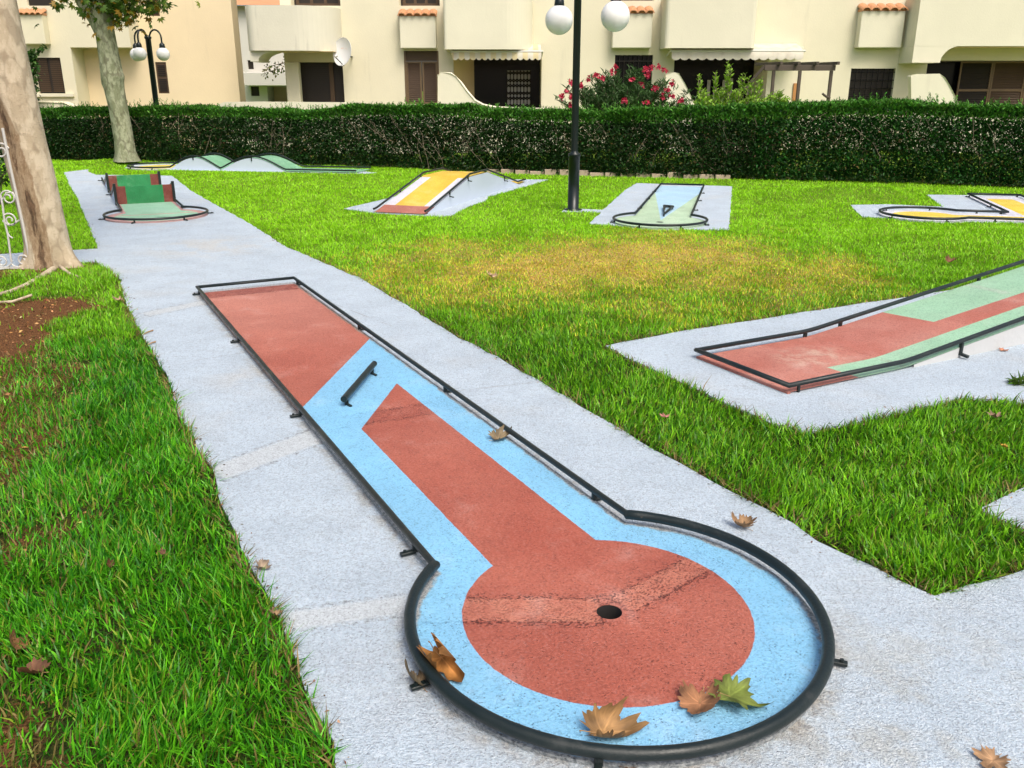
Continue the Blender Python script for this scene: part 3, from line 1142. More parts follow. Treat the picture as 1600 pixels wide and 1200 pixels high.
# ---- lane 5, yellow and white ramp ----------------------------------------------
m5 = (G(583, 327, 0.05) + G(665, 330, 0.05)) / 2
a5 = math.atan2(U5.y, U5.x)
L5 = empty('minigolf_lane', (m5.x, m5.y, 0), a5, 'yellow and white striped ramp lane with a flat top, left of the lamp post', 'minigolf lane', GRP_L)
HW5 = 0.405


def b5(s):
    x = s.xyz()
    wht = (0.70, 0.70, 0.76)
    yel = s.mix(s.st(s.noise(3, 3), .3, .7), (0.76, 0.50, 0.045), (0.80, 0.56, 0.07))
    col = s.mix(sdmask(s, s.m('SUBTRACT', 0.235, s.m('ABSOLUTE', x[1])), 0.004), wht, yel)
    col = s.mix(sdmask(s, s.m('SUBTRACT', x[0], 1.75), 0.004), col, yel)
    col = s.mix(sdmask(s, s.m('SUBTRACT', 0.36, x[0]), 0.004), col, (0.46, 0.16, 0.115))
    return col, None


M['lane5'] = paint('lane_paint_yellow_white', b5, None)
pr5 = [(0, 0.012), (0.1, 0.02), (1.85, 0.375), (2.68, 0.375), (4.42, 0.012), (4.9, 0.012)]
profile_lane(L5, pr5, HW5, M['lane5'], M['side_white'])
b = MB()
for sg in (-1, 1):
    b.tube([(x, sg * HW5, z + .042) for x, z in pr5], 0.016, 8)
b.build('border_rail', M['rail'], L5)
for x in (0.95, 1.75, 3.6):
    z = float(np.interp(x, [p[0] for p in pr5], [p[1] for p in pr5]))
    for sg in (-1, 1):
        b = MB()
        b.bar((x, sg * (HW5 + .004), z - .04), (x, sg * (HW5 + .004), z + .04), 0.018, 0.02)
        b.bar((x, sg * HW5, z - .035), (x, sg * (HW5 + .07), z - .045), 0.02, 0.014)
        b.build('rail_foot', M['rail'], L5)

# ---- lane 6, triangle obstacle -----------------------------------------------------
U6 = Vector((0.245, 0.969)).normalized()
a6 = math.atan2(U6.y, U6.x)
c6 = Vector((2.0, 11.83))
L6 = empty('minigolf_lane', (c6.x, c6.y, 0), a6, 'light blue and green lane right of the lamp post with a small black triangle obstacle', 'minigolf lane', GRP_L)
HW6, R6 = 0.39, 0.625


def l6(u, v, z=.012):
    return loc(c6, a6, G(u, v, z))


def b6(s):
    x = s.xyz()
    V, Vl, Vr = l6(1032.5, 344), l6(1024, 302.5), l6(1091, 304)
    mid = (Vl + Vr) / 2
    grn = s.mix(s.st(s.noise(3, 3), .3, .7), (0.45, 0.63, 0.42), (0.52, 0.69, 0.48))
    blu = s.mix(s.st(s.noise(2, 3), .3, .7), (0.42, 0.66, 0.82), (0.48, 0.71, 0.86))
    col = s.mix(sdmask(s, s.inter(s.plane(V, Vl, mid), s.plane(V, Vr, mid)), .004), grn, blu)
    return col, None


M['lane6'] = paint('lane_paint_blue_green', b6, None)
j6 = math.sqrt(R6 ** 2 - HW6 ** 2)
a0 = math.atan2(HW6, j6)
LEN6 = (G(1067, 288, .05) - c6).length
out6 = [(LEN6, HW6)] + [(R6 * math.cos(a0 + (2 * math.pi - 2 * a0) * k / 48), R6 * math.sin(a0 + (2 * math.pi - 2 * a0) * k / 48)) for k in range(49)] + [(LEN6, -HW6)]
b = MB()
b.prism(out6, -0.02, 0.012)
b.build('lane_surface', M['lane6'], L6)
b = MB()
b.tube([(p[0], p[1], .05) for p in out6], 0.017, 8, closed=True)
b.build('border_rail', M['rail'], L6)
fs = [(x, sg * HW6, 0, sg) for x in (1.3, 2.5, 3.6) for sg in (-1, 1)] + [(R6 * math.cos(R(a)), R6 * math.sin(R(a)), math.cos(R(a)), math.sin(R(a))) for a in (110, 160, 210, 255)]
feet(L6, fs, .05)
b = MB()
t1, t2, t3 = l6(1038, 322, .05), l6(1051, 323, .05), l6(1037.5, 334, .05)
b.tube([(p.x, p.y, .05) for p in (t1, t2, t3)], 0.022, 8, closed=True)
for p in (t1, t2, t3):
    b.bar((p.x, p.y, 0.01), (p.x, p.y, .05), .02, .02)
b.build('triangle_obstacle', M['rail'], L6)
b = MB()
hp = l6(1031, 347)
b.lathe([(0.05, 0.0125), (0.0001, 0.0135)], (hp.x, hp.y, 0), 16)
b.build('cup', M['dark_void'], L6)

# ---- lane 7, angled lane at the far right ---------------------------------------------
U7 = Vector((0.97, -0.243)).normalized()
a7 = math.atan2(U7.y, U7.x)
c7 = Vector((5.86, 12.42))
L7 = empty('minigolf_lane', (c7.x, c7.y, 0), a7, 'white and yellow angled lane at the far right below the hedge', 'minigolf lane', GRP_L)
HW7, R7 = 0.385, 0.61
j7 = math.sqrt(R7 ** 2 - HW7 ** 2)
cor = loc(c7, a7, G(1579, 333, .05))
KX = cor.x
TOP7 = 2.35
WID = 0.79
a0 = math.atan2(HW7, j7)
out7 = [(KX, HW7)] + [(R7 * math.cos(a0 + (2 * math.pi - 2 * a0) * k / 48), R7 * math.sin(a0 + (2 * math.pi - 2 * a0) * k / 48)) for k in range(49)]
out7 += [(KX + WID - .3, -HW7), (KX + WID, -HW7 + .3), (KX + WID, HW7 + TOP7), (KX, HW7 + TOP7)]


def b7(s):
    x = s.xyz()
    yel = s.mix(s.st(s.noise(3, 3), .3, .7), (0.80, 0.60, 0.055), (0.84, 0.66, 0.10))
    hb = s.inter(s.m('SUBTRACT', 0.2, s.m('ABSOLUTE', s.m('ADD', x[1], 0.04))), s.m('SUBTRACT', KX + .6, x[0]), s.m('ADD', x[0], 0.1))
    vb = s.inter(s.m('SUBTRACT', 0.2, s.m('ABSOLUTE', s.m('SUBTRACT', x[0], KX + WID / 2))), s.m('ADD', x[1], 0.24), s.m('SUBTRACT', HW7 + TOP7 - .35, x[1]))
    return s.mix(sdmask(s, s.union(s.circle((0, -.02), 0.44), hb, vb), .004), (0.70, 0.71, 0.78), yel), None


M['lane7'] = paint('lane_paint_white_yellow', b7, None)
b = MB()
b.prism(out7, -0.02, 0.012)
b.build('lane_surface', M['lane7'], L7)
b = MB()
b.tube([(p[0], p[1], .05) for p in out7], 0.018, 8, closed=True)
b.build('border_rail', M['rail'], L7)
fs = [(0.75, HW7, 0, 1), (KX - .08, HW7, 0, 1), (KX, HW7 + .9, -1, 0), (KX, HW7 + TOP7 - .1, -1, 0), (0.8, -HW7, 0, -1), (KX + .75, HW7 + TOP7, 0, 1)]
fs += [(R7 * math.cos(R(a)), R7 * math.sin(R(a)), math.cos(R(a)), math.sin(R(a))) for a in (75, 140, 215, 285)]
feet(L7, fs, .05)


# ------------------------------------------------------------------ street lamps
def lamp(name, base, height, split, r_lo, r_hi, arms, gr, label):
    t = empty(name, base, 0, label, 'street lamp', 'black street lamps with white globes')
    b = MB()
    b.lathe([(r_lo * 1.6, -0.02), (r_lo * 1.6, 0.02), (r_lo, 0.035), (r_lo, split - .02), (r_lo * 1.12, split - .018), (r_lo * 1.12, split + .02), (r_hi * 1.05, split + .035),
             (r_hi, split + .06), (r_hi, height - .06), (r_hi * 1.25, height - .05), (r_hi * 1.25, height), (0.001, height + .03)], (0, 0, 0), 20)
    b.build('pole', M['lamp_metal'], t)
    for (ang, rad, gz) in arms:
        d = Vector((math.cos(R(ang)), math.sin(R(ang)), 0))
        pts = [d * 0.02 + Vector((0, 0, height - .35))]
        top = gz + gr + 0.42
        cx = rad / 2
        pts.append(d * 0.05 + Vector((0, 0, height - .2)))
        for k in range(11):
            a = math.pi * (1 - k / 10)
            pts.append(d * (cx + (cx - .05) * math.cos(a) + .0) + Vector((0, 0, top - .2 + .2 * math.sin(a))))
        pts.append(d * (rad - .05) + Vector((0, 0, gz + gr + .05)))
        off = d * 0.05
        pts = pts[:2] + [p for p in pts[2:]]
        b = MB()
        b.tube(pts, 0.022, 8)
        e = pts[-1]
        b.lathe([(0.03, .09), (0.065, 0.05), (0.075, -.02), (0.07, -.04)], (e.x, e.y, e.z - .03), 14)
        arm = b.build('arm', M['lamp_metal'], t)
        b = MB()
        prof = [(max(0.0001, gr * math.sin(math.pi * k / 20)), -gr * math.cos(math.pi * k / 20)) for k in range(21)]
        b.lathe(prof, (e.x, e.y, gz), 28)
        b.build('globe', M['globe'], arm)
    return t


lb = G(895.5, 328)
gz = A(963, 24, 13.2)[1]
p1 = A(963, 23, lb.y)[0] - lb.x
p2 = A(880.5, 30, lb.y)[0] - lb.x
lamp('street_lamp', (lb.x, lb.y, -0.01), 3.36, A(895, 241, lb.y)[1], 0.082, 0.052, ((12, p1 / math.cos(R(12)) + .05, A(963, 24, lb.y + .1)[1]), (107, .80, A(880.5, 30, lb.y + .7)[1])), 0.205,
     'tall black lamp post with white globes standing in the lawn by the triangle lane')
Yl = 24.0
x0, zz = A(245, 170, Yl)
hgt = A(227, 57, Yl)[1]
gzz = A(225, 85, Yl)[1]
lamp('street_lamp', (x0, Yl, 0), hgt, 0.9, 0.085, 0.07, ((-20, .47, gzz), (-105, .45, gzz), (165, .45, gzz)), 0.165,
     'black lamp post with three white globes behind the hedge at the left')


# ------------------------------------------------------------------ foliage templates
T_LEAF = (np.array([(0, 0, 0), (-0.5, 0.45, 0.12), (0, 1, -0.05), (0.5, 0.45, 0.12), (0, .5, 0)], float), np.array([(0, 4, 1), (1, 4, 2), (0, 3, 4), (3, 2, 4)]))


def lobed(n_l=5):
    pts = [(0, 0, 0)]
    tips = [(-1.05, .35), (-.75, .95), (0, 1.4), (.75, .95), (1.05, .35)]
    outl = [(-.35, -.05)]
    for i, (x, y) in enumerate(tips):
        outl.append((x, y))
        if i < 4:
            xm, ym = (x + tips[i + 1][0]) / 2 * .62, (y + tips[i + 1][1]) / 2 * .62
            outl.append((xm, ym))
    outl.append((.35, -.05))
    c = (0, .25)
    V = [(c[0], c[1], 0)] + [(x, y, -.25 * (x * x + (y - .3) ** 2)) for x, y in outl]
    Tt = [(0, i + 1, i) for i in range(1, len(outl))]
    return np.array(V, float), np.array(Tt)


T_LOBE = lobed()


def rand_dirs(n, up=0.0, flat=1.0):
    d = rng.normal(size=(n, 3))
    d[:, 2] = d[:, 2] * flat + up
    return d / np.linalg.norm(d, axis=1, keepdims=True)


def leaves(name, P, D, L, Wd, cols, parent=None, tmpl=T_LEAF, mat=None):
    n = len(P)
    Mx = frames(D, rng.uniform(-1.2, 1.2, n))
    S = np.stack([Wd, L, L], 1)
    V, Tt, C = scatter(P, Mx, S, tmpl[0], tmpl[1], cols)
    return np_mesh(name, V, Tt, mat or M['leaf'], C, parent)


def jitter(base, n, amt=0.35):
    base = np.array(base)
    k = np.exp(rng.normal(0, amt, n))[:, None]
    hue = 1 + rng.normal(0, 0.12, (n, 3))
    return np.clip(base[None, :] * k * hue, 0, 0.9)


# ------------------------------------------------------------------ hedge
HED_O = np.array((0.0, 19.5, 0.0))
hd = empty('hedge', (0, 19.5, 0), 0, 'long clipped dark green hedge running across behind the lawn', 'hedge')
HT = [(0, 173), (200, 171), (300, 169), (420, 174), (480, 176), (550, 168), (700, 166), (760, 172), (880, 177), (1000, 174), (1100, 172), (1200, 168), (1330, 163), (1450, 164), (1560, 168), (1600, 172)]


def hedge_top(x):
    y = hedge_y(x) + .2
    f = y * math.cos(TH) + (H - 1.25) * math.sin(TH)
    u = CX + F * x / f
    v = np.interp(u, [p[0] for p in HT], [p[1] for p in HT])
    yy = (v - CY) / F
    dz = (-math.sin(TH) - yy * math.cos(TH)) / (math.cos(TH) - yy * math.sin(TH))
    return H + dz * y


HXA, HXB = -16.5, 12.5
HD = 0.85
n = 330000
x = rng.uniform(HXA, HXB, n)
top = hedge_top(x)
kind = rng.random(n)
dep = np.where(kind < .55, np.abs(rng.normal(0, .09, n)), rng.uniform(0, HD, n))
z = np.where(kind < .80, rng.uniform(0.03, 1, n), 1 - np.abs(rng.normal(0, .05, n))) * top
bul = (vnoise(x * 1.7, z * 2.2 + 5, 21) - .5) * .22
y = hedge_y(x) + dep + bul + .12 * (z / top) ** 3
z = z + (vnoise(x * 2.2, y * 2.0, 23) - .5) * .13 * (z / top)
# thin, gappy lower half in the middle; dense at the left and the right
f_ = y * math.cos(TH) + (H - z) * math.sin(TH)
uu = CX + F * x / f_
zr = z / top
gap = vnoise(x * 4.2, z * 5.5 + 3, 31) * .62 + vnoise(x * 9, z * 10 + 9, 33) * .38
sparse = np.interp(uu, [0, 190, 240, 420, 1150, 1320, 1600], [.15, .2, .8, .95, .9, .45, .45]) * np.clip(1.15 - zr, 0, 1) ** .6 * np.clip(zr / .3, .25, 1)
keep = rng.random(n) > np.clip((gap - .55) * 9, 0, 1) * sparse * .62 - (zr > .82) * 1.0
keep &= rng.random(n) > sparse * .10
P = np.stack([x, y, z], 1)[keep]
zr, dep, uu_ = zr[keep], dep[keep], uu[keep]
n = len(P)
D = rand_dirs(n)
D[:, 1] -= .35
D[:, 2] += np.where(zr > .85, 1.2, .25)
c = jitter((0.020, 0.062, 0.012), n, .4)
young = (zr > .83) & (rng.random(n) < .85)
c[young] = jitter((0.070, 0.22, 0.022), young.sum(), .3)
rt = (uu_ > 1180) & ~young
c[rt] *= np.array([1.0, 1.3, 1.0])
old = (rng.random(n) < .05) & (zr < .7)
c[old] = jitter((0.16, 0.13, 0.05), old.sum(), .3)
L = rng.uniform(.055, .095, n)
leaves('foliage', P - HED_O, D, L, L * .42, c, hd)
# shoots poking out of the top
xs = rng.uniform(HXA, HXB, 1500)
PP, DD, LL = [], [], []
for xx in xs:
    yb = float(hedge_y(xx)) + random.uniform(.05, HD * .9)
    tz = float(hedge_top(xx)) - .03
    hh = random.choice([.04, .06, .08, .10, .13, .18]) * (.5 + float(vnoise(np.array([xx * 1.3 + 60]), np.array([3.0]), 91)[0]))
    dr = Vector((random.uniform(-.35, .35), random.uniform(-.35, .2), 1)).normalized()
    for k in range(9):
        t = k / 8
        p = Vector((xx, yb, tz)) + dr * hh * t
        a = random.uniform(0, 6.28)
        PP.append(p)
        DD.append((math.cos(a), math.sin(a), .5 + t))
        LL.append(.075 * (1.1 - .4 * t))
PP, DD, LL = np.array(PP), np.array(DD), np.array(LL)
leaves('top_shoots', PP - HED_O, DD, LL, LL * .33, jitter((0.085, 0.26, 0.025), len(PP), .3), hd)
# woody stems seen through the gaps
tw = MB()
for i in range(520):
    xx = rng.uniform(HXA, HXB)
    y0 = float(hedge_y(xx)) + random.uniform(.05, HD - .1)
    tz = float(hedge_top(xx))
    p = Vector((xx, y0, 0))
    pts = [p.copy()]
    dr = Vector((random.uniform(-.5, .5), random.uniform(-.35, .15), 1))
    seg = random.randint(4, 6)
    for k in range(seg):
        dr = dr + Vector((random.uniform(-.6, .6), random.uniform(-.35, .3), random.uniform(-.1, .3)))
        dr.normalize()
        p = p + dr * tz * .19
        if p.z > tz - .08:
            break
        p.y = max(p.y, float(hedge_y(p.x)) + .01)
        pts.append(p.copy())
    if len(pts) > 2:
        r0 = random.uniform(.003, .008)
        tw.tube(pts, [r0 * (1 - .65 * k / len(pts)) for k in range(len(pts))], 4, caps=False)
    for q in pts[1:-1]:
        d2 = Vector((random.uniform(-1, 1), random.uniform(-1, .2), random.uniform(-.1, 1))).normalized()
        e = q + d2 * random.uniform(.08, .2)
        e.y = max(e.y, float(hedge_y(e.x)) - .02)
        if e.z < tz - .12:
            tw.tube([q, q.lerp(e, .5) + Vector((random.uniform(-.04, .04), 0, random.uniform(-.04, .04))), e], [.004, .003, .0015], 4, caps=False)
tw.v = [(q_[0], q_[1] - 19.5, q_[2]) for q_ in tw.v]
tw.build('twigs', M['twig'], hd)

# low pale brick edging glimpsed under the hedge
b = MB()
for xx in np.arange(-0.55, 4.2, .31):
    yb = float(hedge_y(xx)) - .02
    hz = .11 if (.6 < xx < 1.6 or 3.0 < xx < 3.4) else .07
    b.box(xx, xx + .295, yb, yb + .12, -0.02, hz + random.uniform(-.01, .01))
o = bevel(b.build('low_brick_edging', M['brick']), .008, 1)
tag(o, 'low pale brick edging showing under the bottom of the hedge', 'edging')


# ------------------------------------------------------------------ oleander, lime shrub, others
def bush_stems(parent, base, n, spread, hgt, r=.012, mat='twig'):
    b = MB()
    ends = []
    for i in range(n):
        a = random.uniform(0, 6.28)
        sp = random.uniform(.1, 1) * spread
        tip = Vector((math.cos(a) * sp, math.sin(a) * sp * .6, hgt * random.uniform(.75, 1) * (1 - .25 * sp / spread)))
        mid_ = Vector((tip.x * .35, tip.y * .35, tip.z * .55))
        b.tube([Vector((random.uniform(-.15, .15), random.uniform(-.1, .1), 0)), mid_, tip], [r, r * .7, r * .3], 5, caps=False)
        ends.append((mid_, tip))
    b.build('stem', M[mat], parent)
    return ends


Yo = 21.0
ox, _ = A(975, 170, Yo)
ol = empty('oleander_bush', (ox, Yo, 0), 0, 'oleander bush with pink red flowers and narrow dark leaves behind the hedge', 'bush')
hgt_o = A(985, 97, Yo)[1]
ends = bush_stems(ol, None, 130, 1.62, hgt_o - .05)
PP, DD, CC = [], [], []
for (mid_, tip) in ends:
    sh = random.uniform(.7, 1.25)
    for k in range(64):
        t = random.uniform(.25, 1.02)
        p = mid_.lerp(tip, t)
        a = random.uniform(0, 6.28)
        PP.append(p + Vector((random.uniform(-.06, .06), random.uniform(-.06, .06), random.uniform(-.03, .03))))
        DD.append((math.cos(a), math.sin(a), random.uniform(.3, 1.6)))
        CC.append(np.array((0.075, 0.16, 0.045)) * sh * random.uniform(.7, 1.3))
n = len(PP)
L = rng.uniform(.12, .19, n)
leaves('foliage', np.array(PP), np.array(DD), L, L * .17, np.array(CC), ol)
fl_px = [(893, 153), (893, 128), (907, 134), (918, 125), (941, 122), (963, 103), (987, 125), (1003, 132), (976, 157), (1018, 106), (1029, 105), (1038, 110), (1012, 118), (1035, 151), (1043, 139), (1049, 131), (1008, 108),
         (1051, 152), (884, 143), (1064, 158), (893, 164), (955, 112), (930, 118), (1024, 139), (878, 152), (1010, 160)]
for (u, v) in fl_px:
    PP, DD, CC, LL = [], [], [], []
    p = A3(u, v, Yo - random.uniform(.55, .95)) - Vector((ox, Yo, 0))
    for k in range(random.randint(5, 8)):
        q = p + Vector((random.gauss(0, .028), random.gauss(0, .022), random.gauss(0, .026)))
        for j in range(5):
            a = 6.28 * j / 5 + random.random()
            PP.append(q)
            DD.append((math.cos(a), -.55, math.sin(a)))
            CC.append(np.array((0.72, 0.045, 0.10)) * random.uniform(.65, 1.15) + np.array((0.08, .05, .07)) * random.random())
            LL.append(random.uniform(.045, .065))
    LL = np.array(LL)
    leaves('flower_cluster', np.array(PP), np.array(DD), LL, LL * .8, np.clip(np.array(CC), 0, .85), ol)

Ys = 20.2
sx_, _ = A(1155, 170, Ys)
ls = empty('lime_green_shrub', (sx_, Ys, 0), 0, 'lime green shrub with upright leafy shoots in front of the dark porch', 'shrub')
PP, DD, CC, LL = [], [], [], []
b = MB()
tips = [(1091, 118, 26), (1118, 113, 30), (1137, 97, 34), (1135, 112, 24), (1160, 116, 34), (1170, 122, 26), (1190, 122, 30), (1186, 135, 22), (1216, 143, 26), (1226, 152, 22), (1205, 146, 24), (1100, 140, 26), (1125, 138, 26), (1150, 142, 26), (1175, 148, 26), (1195, 152, 24), (1110, 152, 24), (1140, 154, 24), (1165, 156, 24), (1092, 155, 20), (1232, 165, 14), (1120, 162, 20), (1185, 163, 20), (1210, 160, 20), (1155, 164, 20)]
for (u, v, nl) in tips:
    for rep in range(3 if v < 137 else 12):
        tp = A3(u + random.uniform(-7, 7) * (rep > 0), v + random.uniform(0, 8) * (rep > 0), Ys - .1 + random.uniform(-.35, .35)) - Vector((sx_, Ys, 0))
        bs = Vector((tp.x * .75, tp.y * .6, 0))
        b.tube([bs, bs.lerp(tp, .5), tp], [.012, .009, .004], 5, caps=False)
        sh = random.uniform(.75, 1.2)
        for k in range(nl):
            t = 1 - (k / nl) * random.uniform(.3, .62)
            p = bs.lerp(tp, t)
            a = k * 2.4
            PP.append(p)
            DD.append((math.cos(a), math.sin(a), .55 + .5 * t))
            CC.append(np.array((0.26, 0.47, 0.04)) * sh * random.uniform(.7, 1.25))
            LL.append(random.uniform(.08, .13) * (1.05 - .4 * (t > .95)))
b.build('stem', M['twig'], ls)
LL = np.array(LL)
leaves('foliage', np.array(PP), np.array(DD), LL, LL * .5, np.clip(np.array(CC), 0, .7), ls)

# creeper by the left window
Yc = 25.3
cr_x, _ = A(50, 160, Yc)
cr = empty('climbing_plant', (cr_x, Yc, 0), 0, 'dark climbing plant growing beside the left shuttered window', 'plant')
PP, DD = [], []
for i in range(650):
    v = random.uniform(82, 158)
    u = random.gauss(49, 5.5 if v > 100 else 3)
    PP.append(A3(u, v, Yc + random.uniform(-.25, .2)) - Vector((cr_x, Yc, 0)))
    DD.append((random.gauss(0, 1), -1 + random.gauss(0, .5), random.gauss(-.2, .8)))
for i in range(60):
    t = random.random()
    PP.append(A3(50 + 22 * t, 95 - 24 * t + random.gauss(0, 1.2), Yc) - Vector((cr_x, Yc, 0)))
    DD.append((random.gauss(0, 1), -1, random.gauss(0, .8)))
PP = np.array(PP)
L = rng.uniform(.1, .16, len(PP))
leaves('foliage', PP, np.array(DD), L, L * .6, jitter((0.05, 0.12, 0.025), len(PP), .35), cr)
b = MB()
q = [A3(u, v, Yc + .05) - Vector((cr_x, Yc, 0)) for u, v in ((50, 165), (52, 130), (50, 95), (60, 84), (72, 71))]
b.tube(q, [.03, .025, .018, .01, .005], 6)
b.build('stem', M['twig'], cr)

# leafy bush behind the gate, left of the near trunk
Yb = 13.6
bx, _ = A(0, 270, Yb)
bu = empty('leafy_bush', (bx - .25, Yb, 0), 0, 'leafy green bush behind the white gate, left of the near trunk', 'bush')
ends = bush_stems(bu, None, 30, 1.0, 1.15)
PP, DD = [], []
for (mid_, tip) in ends:
    for k in range(46):
        p = mid_.lerp(tip, random.uniform(-.4, 1.05))
        PP.append(p + Vector((random.gauss(0, .07), random.gauss(0, .07), random.gauss(0, .05))))
        DD.append((random.gauss(0, 1), random.gauss(-.3, 1), random.gauss(.2, .8)))
PP = np.array(PP)
L = rng.uniform(.07, .12, len(PP))
leaves('foliage', PP, np.array(DD), L, L * .5, jitter((0.05, 0.13, 0.022), len(PP), .4), bu)


# ------------------------------------------------------------------ trees
def trunk_mesh(name, pts, rads, mat, parent, seed, n=40, lump=0.06, wound=None, flare=None, knobs=()):
    """a tapered trunk with lumps; wound(z, ang) -> (r, g) paint weights and carve"""
    pts = [np.array(p, float) for p in pts]
    zs = np.array([p[2] for p in pts])
    zz = np.arange(zs[0], zs[-1] + .001, .045)
    cx = np.interp(zz, zs, [p[0] for p in pts])
    cy = np.interp(zz, zs, [p[1] for p in pts])
    rr = np.interp(zz, zs, rads)
    ang = np.linspace(0, 2 * np.pi, n, endpoint=False)
    ZZ_, AA = np.meshgrid(zz, ang, indexing='ij')
    Rr = np.repeat(rr[:, None], n, 1)
    nz = vnoise(np.cos(AA) * 1.6 + 20, np.sin(AA) * 1.6 + ZZ_ * 1.3 + 20, seed) - .5
    nz2 = vnoise(np.cos(AA) * 4 + 20, np.sin(AA) * 4 + ZZ_ * 5 + 20, seed + 1) - .5
    Rr = Rr * (1 + nz * lump * 2.4 + nz2 * lump * .9)
    if flare is not None:
        Rr = Rr + flare(ZZ_, AA)
    for (kz, ka, ks, kh) in knobs:
        da = np.angle(np.exp(1j * (AA - ka)))
        Rr = Rr + kh * np.exp(-((ZZ_ - kz) / ks) ** 2 - (da * rr.mean() / ks) ** 2)
    C = np.zeros((Rr.size, 3))
    if wound is not None:
        w, g = wound(ZZ_, AA)
        Rr = Rr - .035 * np.clip(w - .35, 0, 1)
        C[:, 0] = w.ravel()
        C[:, 1] = g.ravel()
    V = np.stack([cx[:, None] + Rr * np.cos(AA), cy[:, None] + Rr * np.sin(AA), ZZ_], 2).reshape(-1, 3)
    m_ = len(zz)
    idn = np.arange(m_ * n).reshape(m_, n)
    a = idn[:-1, :]
    b_ = np.roll(idn, -1, 1)[:-1, :]
    c_ = np.roll(idn, -1, 1)[1:, :]
    d_ = idn[1:, :]
    Tt = np.concatenate([np.stack([a, b_, c_], 2).reshape(-1, 3), np.stack([a, c_, d_], 2).reshape(-1, 3)])
    return np_mesh(name, V, Tt, mat, C, parent, True)


# near trunk
YT = 8.75
tb = Vector((A(80, 415, YT)[0], YT, 0))
t1_ = empty('plane_tree', (tb.x, tb.y, 0), 0, 'near leaning plane tree trunk with cream bark and a long brown scar beside the gate', 'tree', 'plane trees')
ax_px = [(80, 415), (66, 345), (46, 259), (37, 220), (26, 170), (9, 95), (-12, 0)]
pts = []
for (u, v) in ax_px:
    x_, z_ = A(u, v, YT)
    pts.append((x_ - tb.x, 0, z_))
pts[0] = (0, 0, -.08)
pts += [(pts[-1][0] - .12, .0, 3.3), (pts[-1][0] - .28, .05, 4.1)]
rads = [.215, .20, .20, .195, .20, .20, .205, .19, .15]


def wnd(z, a):
    # scar on the left front side, widening downwards
    c0 = np.interp(z, [0, .5, 1.0, 1.5, 1.9], [-1.36, -1.45, -1.58, -1.85, -2.1])
    wd = np.interp(z, [0, .25, .8, 1.3, 1.65, 1.8], [.40, .50, .58, .48, .3, .02])
    da = np.angle(np.exp(1j * (a - c0)))
    w = np.clip(1.15 - np.abs(da) / np.maximum(wd, .02) * .8, 0, 1) * (z < 1.75)
    g = np.clip(.75 - np.abs(np.angle(np.exp(1j * (a + 2.95)))) * .75, 0, 1)
    return w, g


def flr(z, a):
    k = np.clip(1 - z / .32, 0, 1) ** 2.2
    return k * (.055 + .05 * np.cos(5 * a + .6) + .03 * np.cos(3 * a))


trunk_mesh('trunk', pts, rads, M['bark_near'], t1_, 41, 48, .05, wnd, flr, ((1.75, -2.4, .09, .035), (1.2, -1.5, .03, .012), (1.05, -1.1, .03, .010), (.95, -1.6, .025, .01), (1.38, -1.2, .03, .012), (1.62, -1.5, .04, .012), (0.6, -1.2, .03, .008)))
b = MB()
tp = Vector(pts[-1])
for (dx, dy, dz, r) in ((-1.0, .3, 1.6, .11), (.7, -.2, 1.8, .10), (.1, 1.0, 1.7, .09), (-.3, -1.0, 1.5, .09)):
    e = tp + Vector((dx, dy, dz))
    b.tube([tp - Vector((0, 0, .15)), tp.lerp(e, .45) + Vector((0, 0, -.12)), e], [r * 1.2, r, r * .4], 10)
b.build('branch', M['bark_near'], t1_)
PP = tp + Vector((0, 0, 1.5)) + Vector((0, 0, 0))
n = 1100
Q = rng.normal(0, 1, (n, 3)) * np.array([1.0, 1.0, .55]) + np.array(PP)
Q = Q[Q[:, 2] > 4.2]
n = len(Q)
L = rng.uniform(.09, .15, n)
leaves('crown', Q, rand_dirs(n), L, L, jitter((0.09, 0.18, 0.03), n, .35), t1_, T_LOBE)
# surface roots
for (path, r) in ((((85, 428), (60, 438), (40, 449), (15, 459), (-30, 470)), .03), (((95, 424), (110, 431), (125, 436)), .018), (((52, 470), (20, 474), (-15, 476)), .012)):
    b = MB()
    qs = []
    for i, (u, v) in enumerate(path):
        g_ = G(u, v)
        qs.append((g_.x - tb.x, g_.y - tb.y, .016 if i else .05))
    b.tube(qs, [r * (1 - .12 * i) for i in range(len(qs))], 8)
    b.build('root', M['bark_near'], t1_)

# middle tree
YM = 21.55
mx, mz = A(199, 250, YM)
t2_ = empty('plane_tree', (mx, YM, mz - .05), 0, 'slim plane tree with green grey bark and yellowing leaves in front of the left hedge', 'tree', 'plane trees')
ax_px = [(199, 252), (194, 220), (186, 175), (179, 140), (176, 120), (170, 85), (164, 50), (160, 25), (158, -10), (155, -60)]
pts = []
for (u, v) in ax_px:
    x_, z_ = A(u, v, YM)
    pts.append((x_ - mx, 0, z_ - mz + .05))
rads = [.26, .225, .215, .22, .245, .215, .205, .22, .16, .10]
trunk_mesh('trunk', pts, rads, M['bark_far'], t2_, 61, 32, .06, None, lambda z, a: np.clip(1 - z / .3, 0, 1) ** 2 * (.06 + .03 * np.cos(4 * a)),
           ((1.95, -.3, .1, .05), (1.8, 2.9, .12, .05)))


def pm(u, v, dy=0.0):
    x_, z_ = A(u, v, YM + dy)
    return Vector((x_ - mx, dy, z_ - mz + .05))


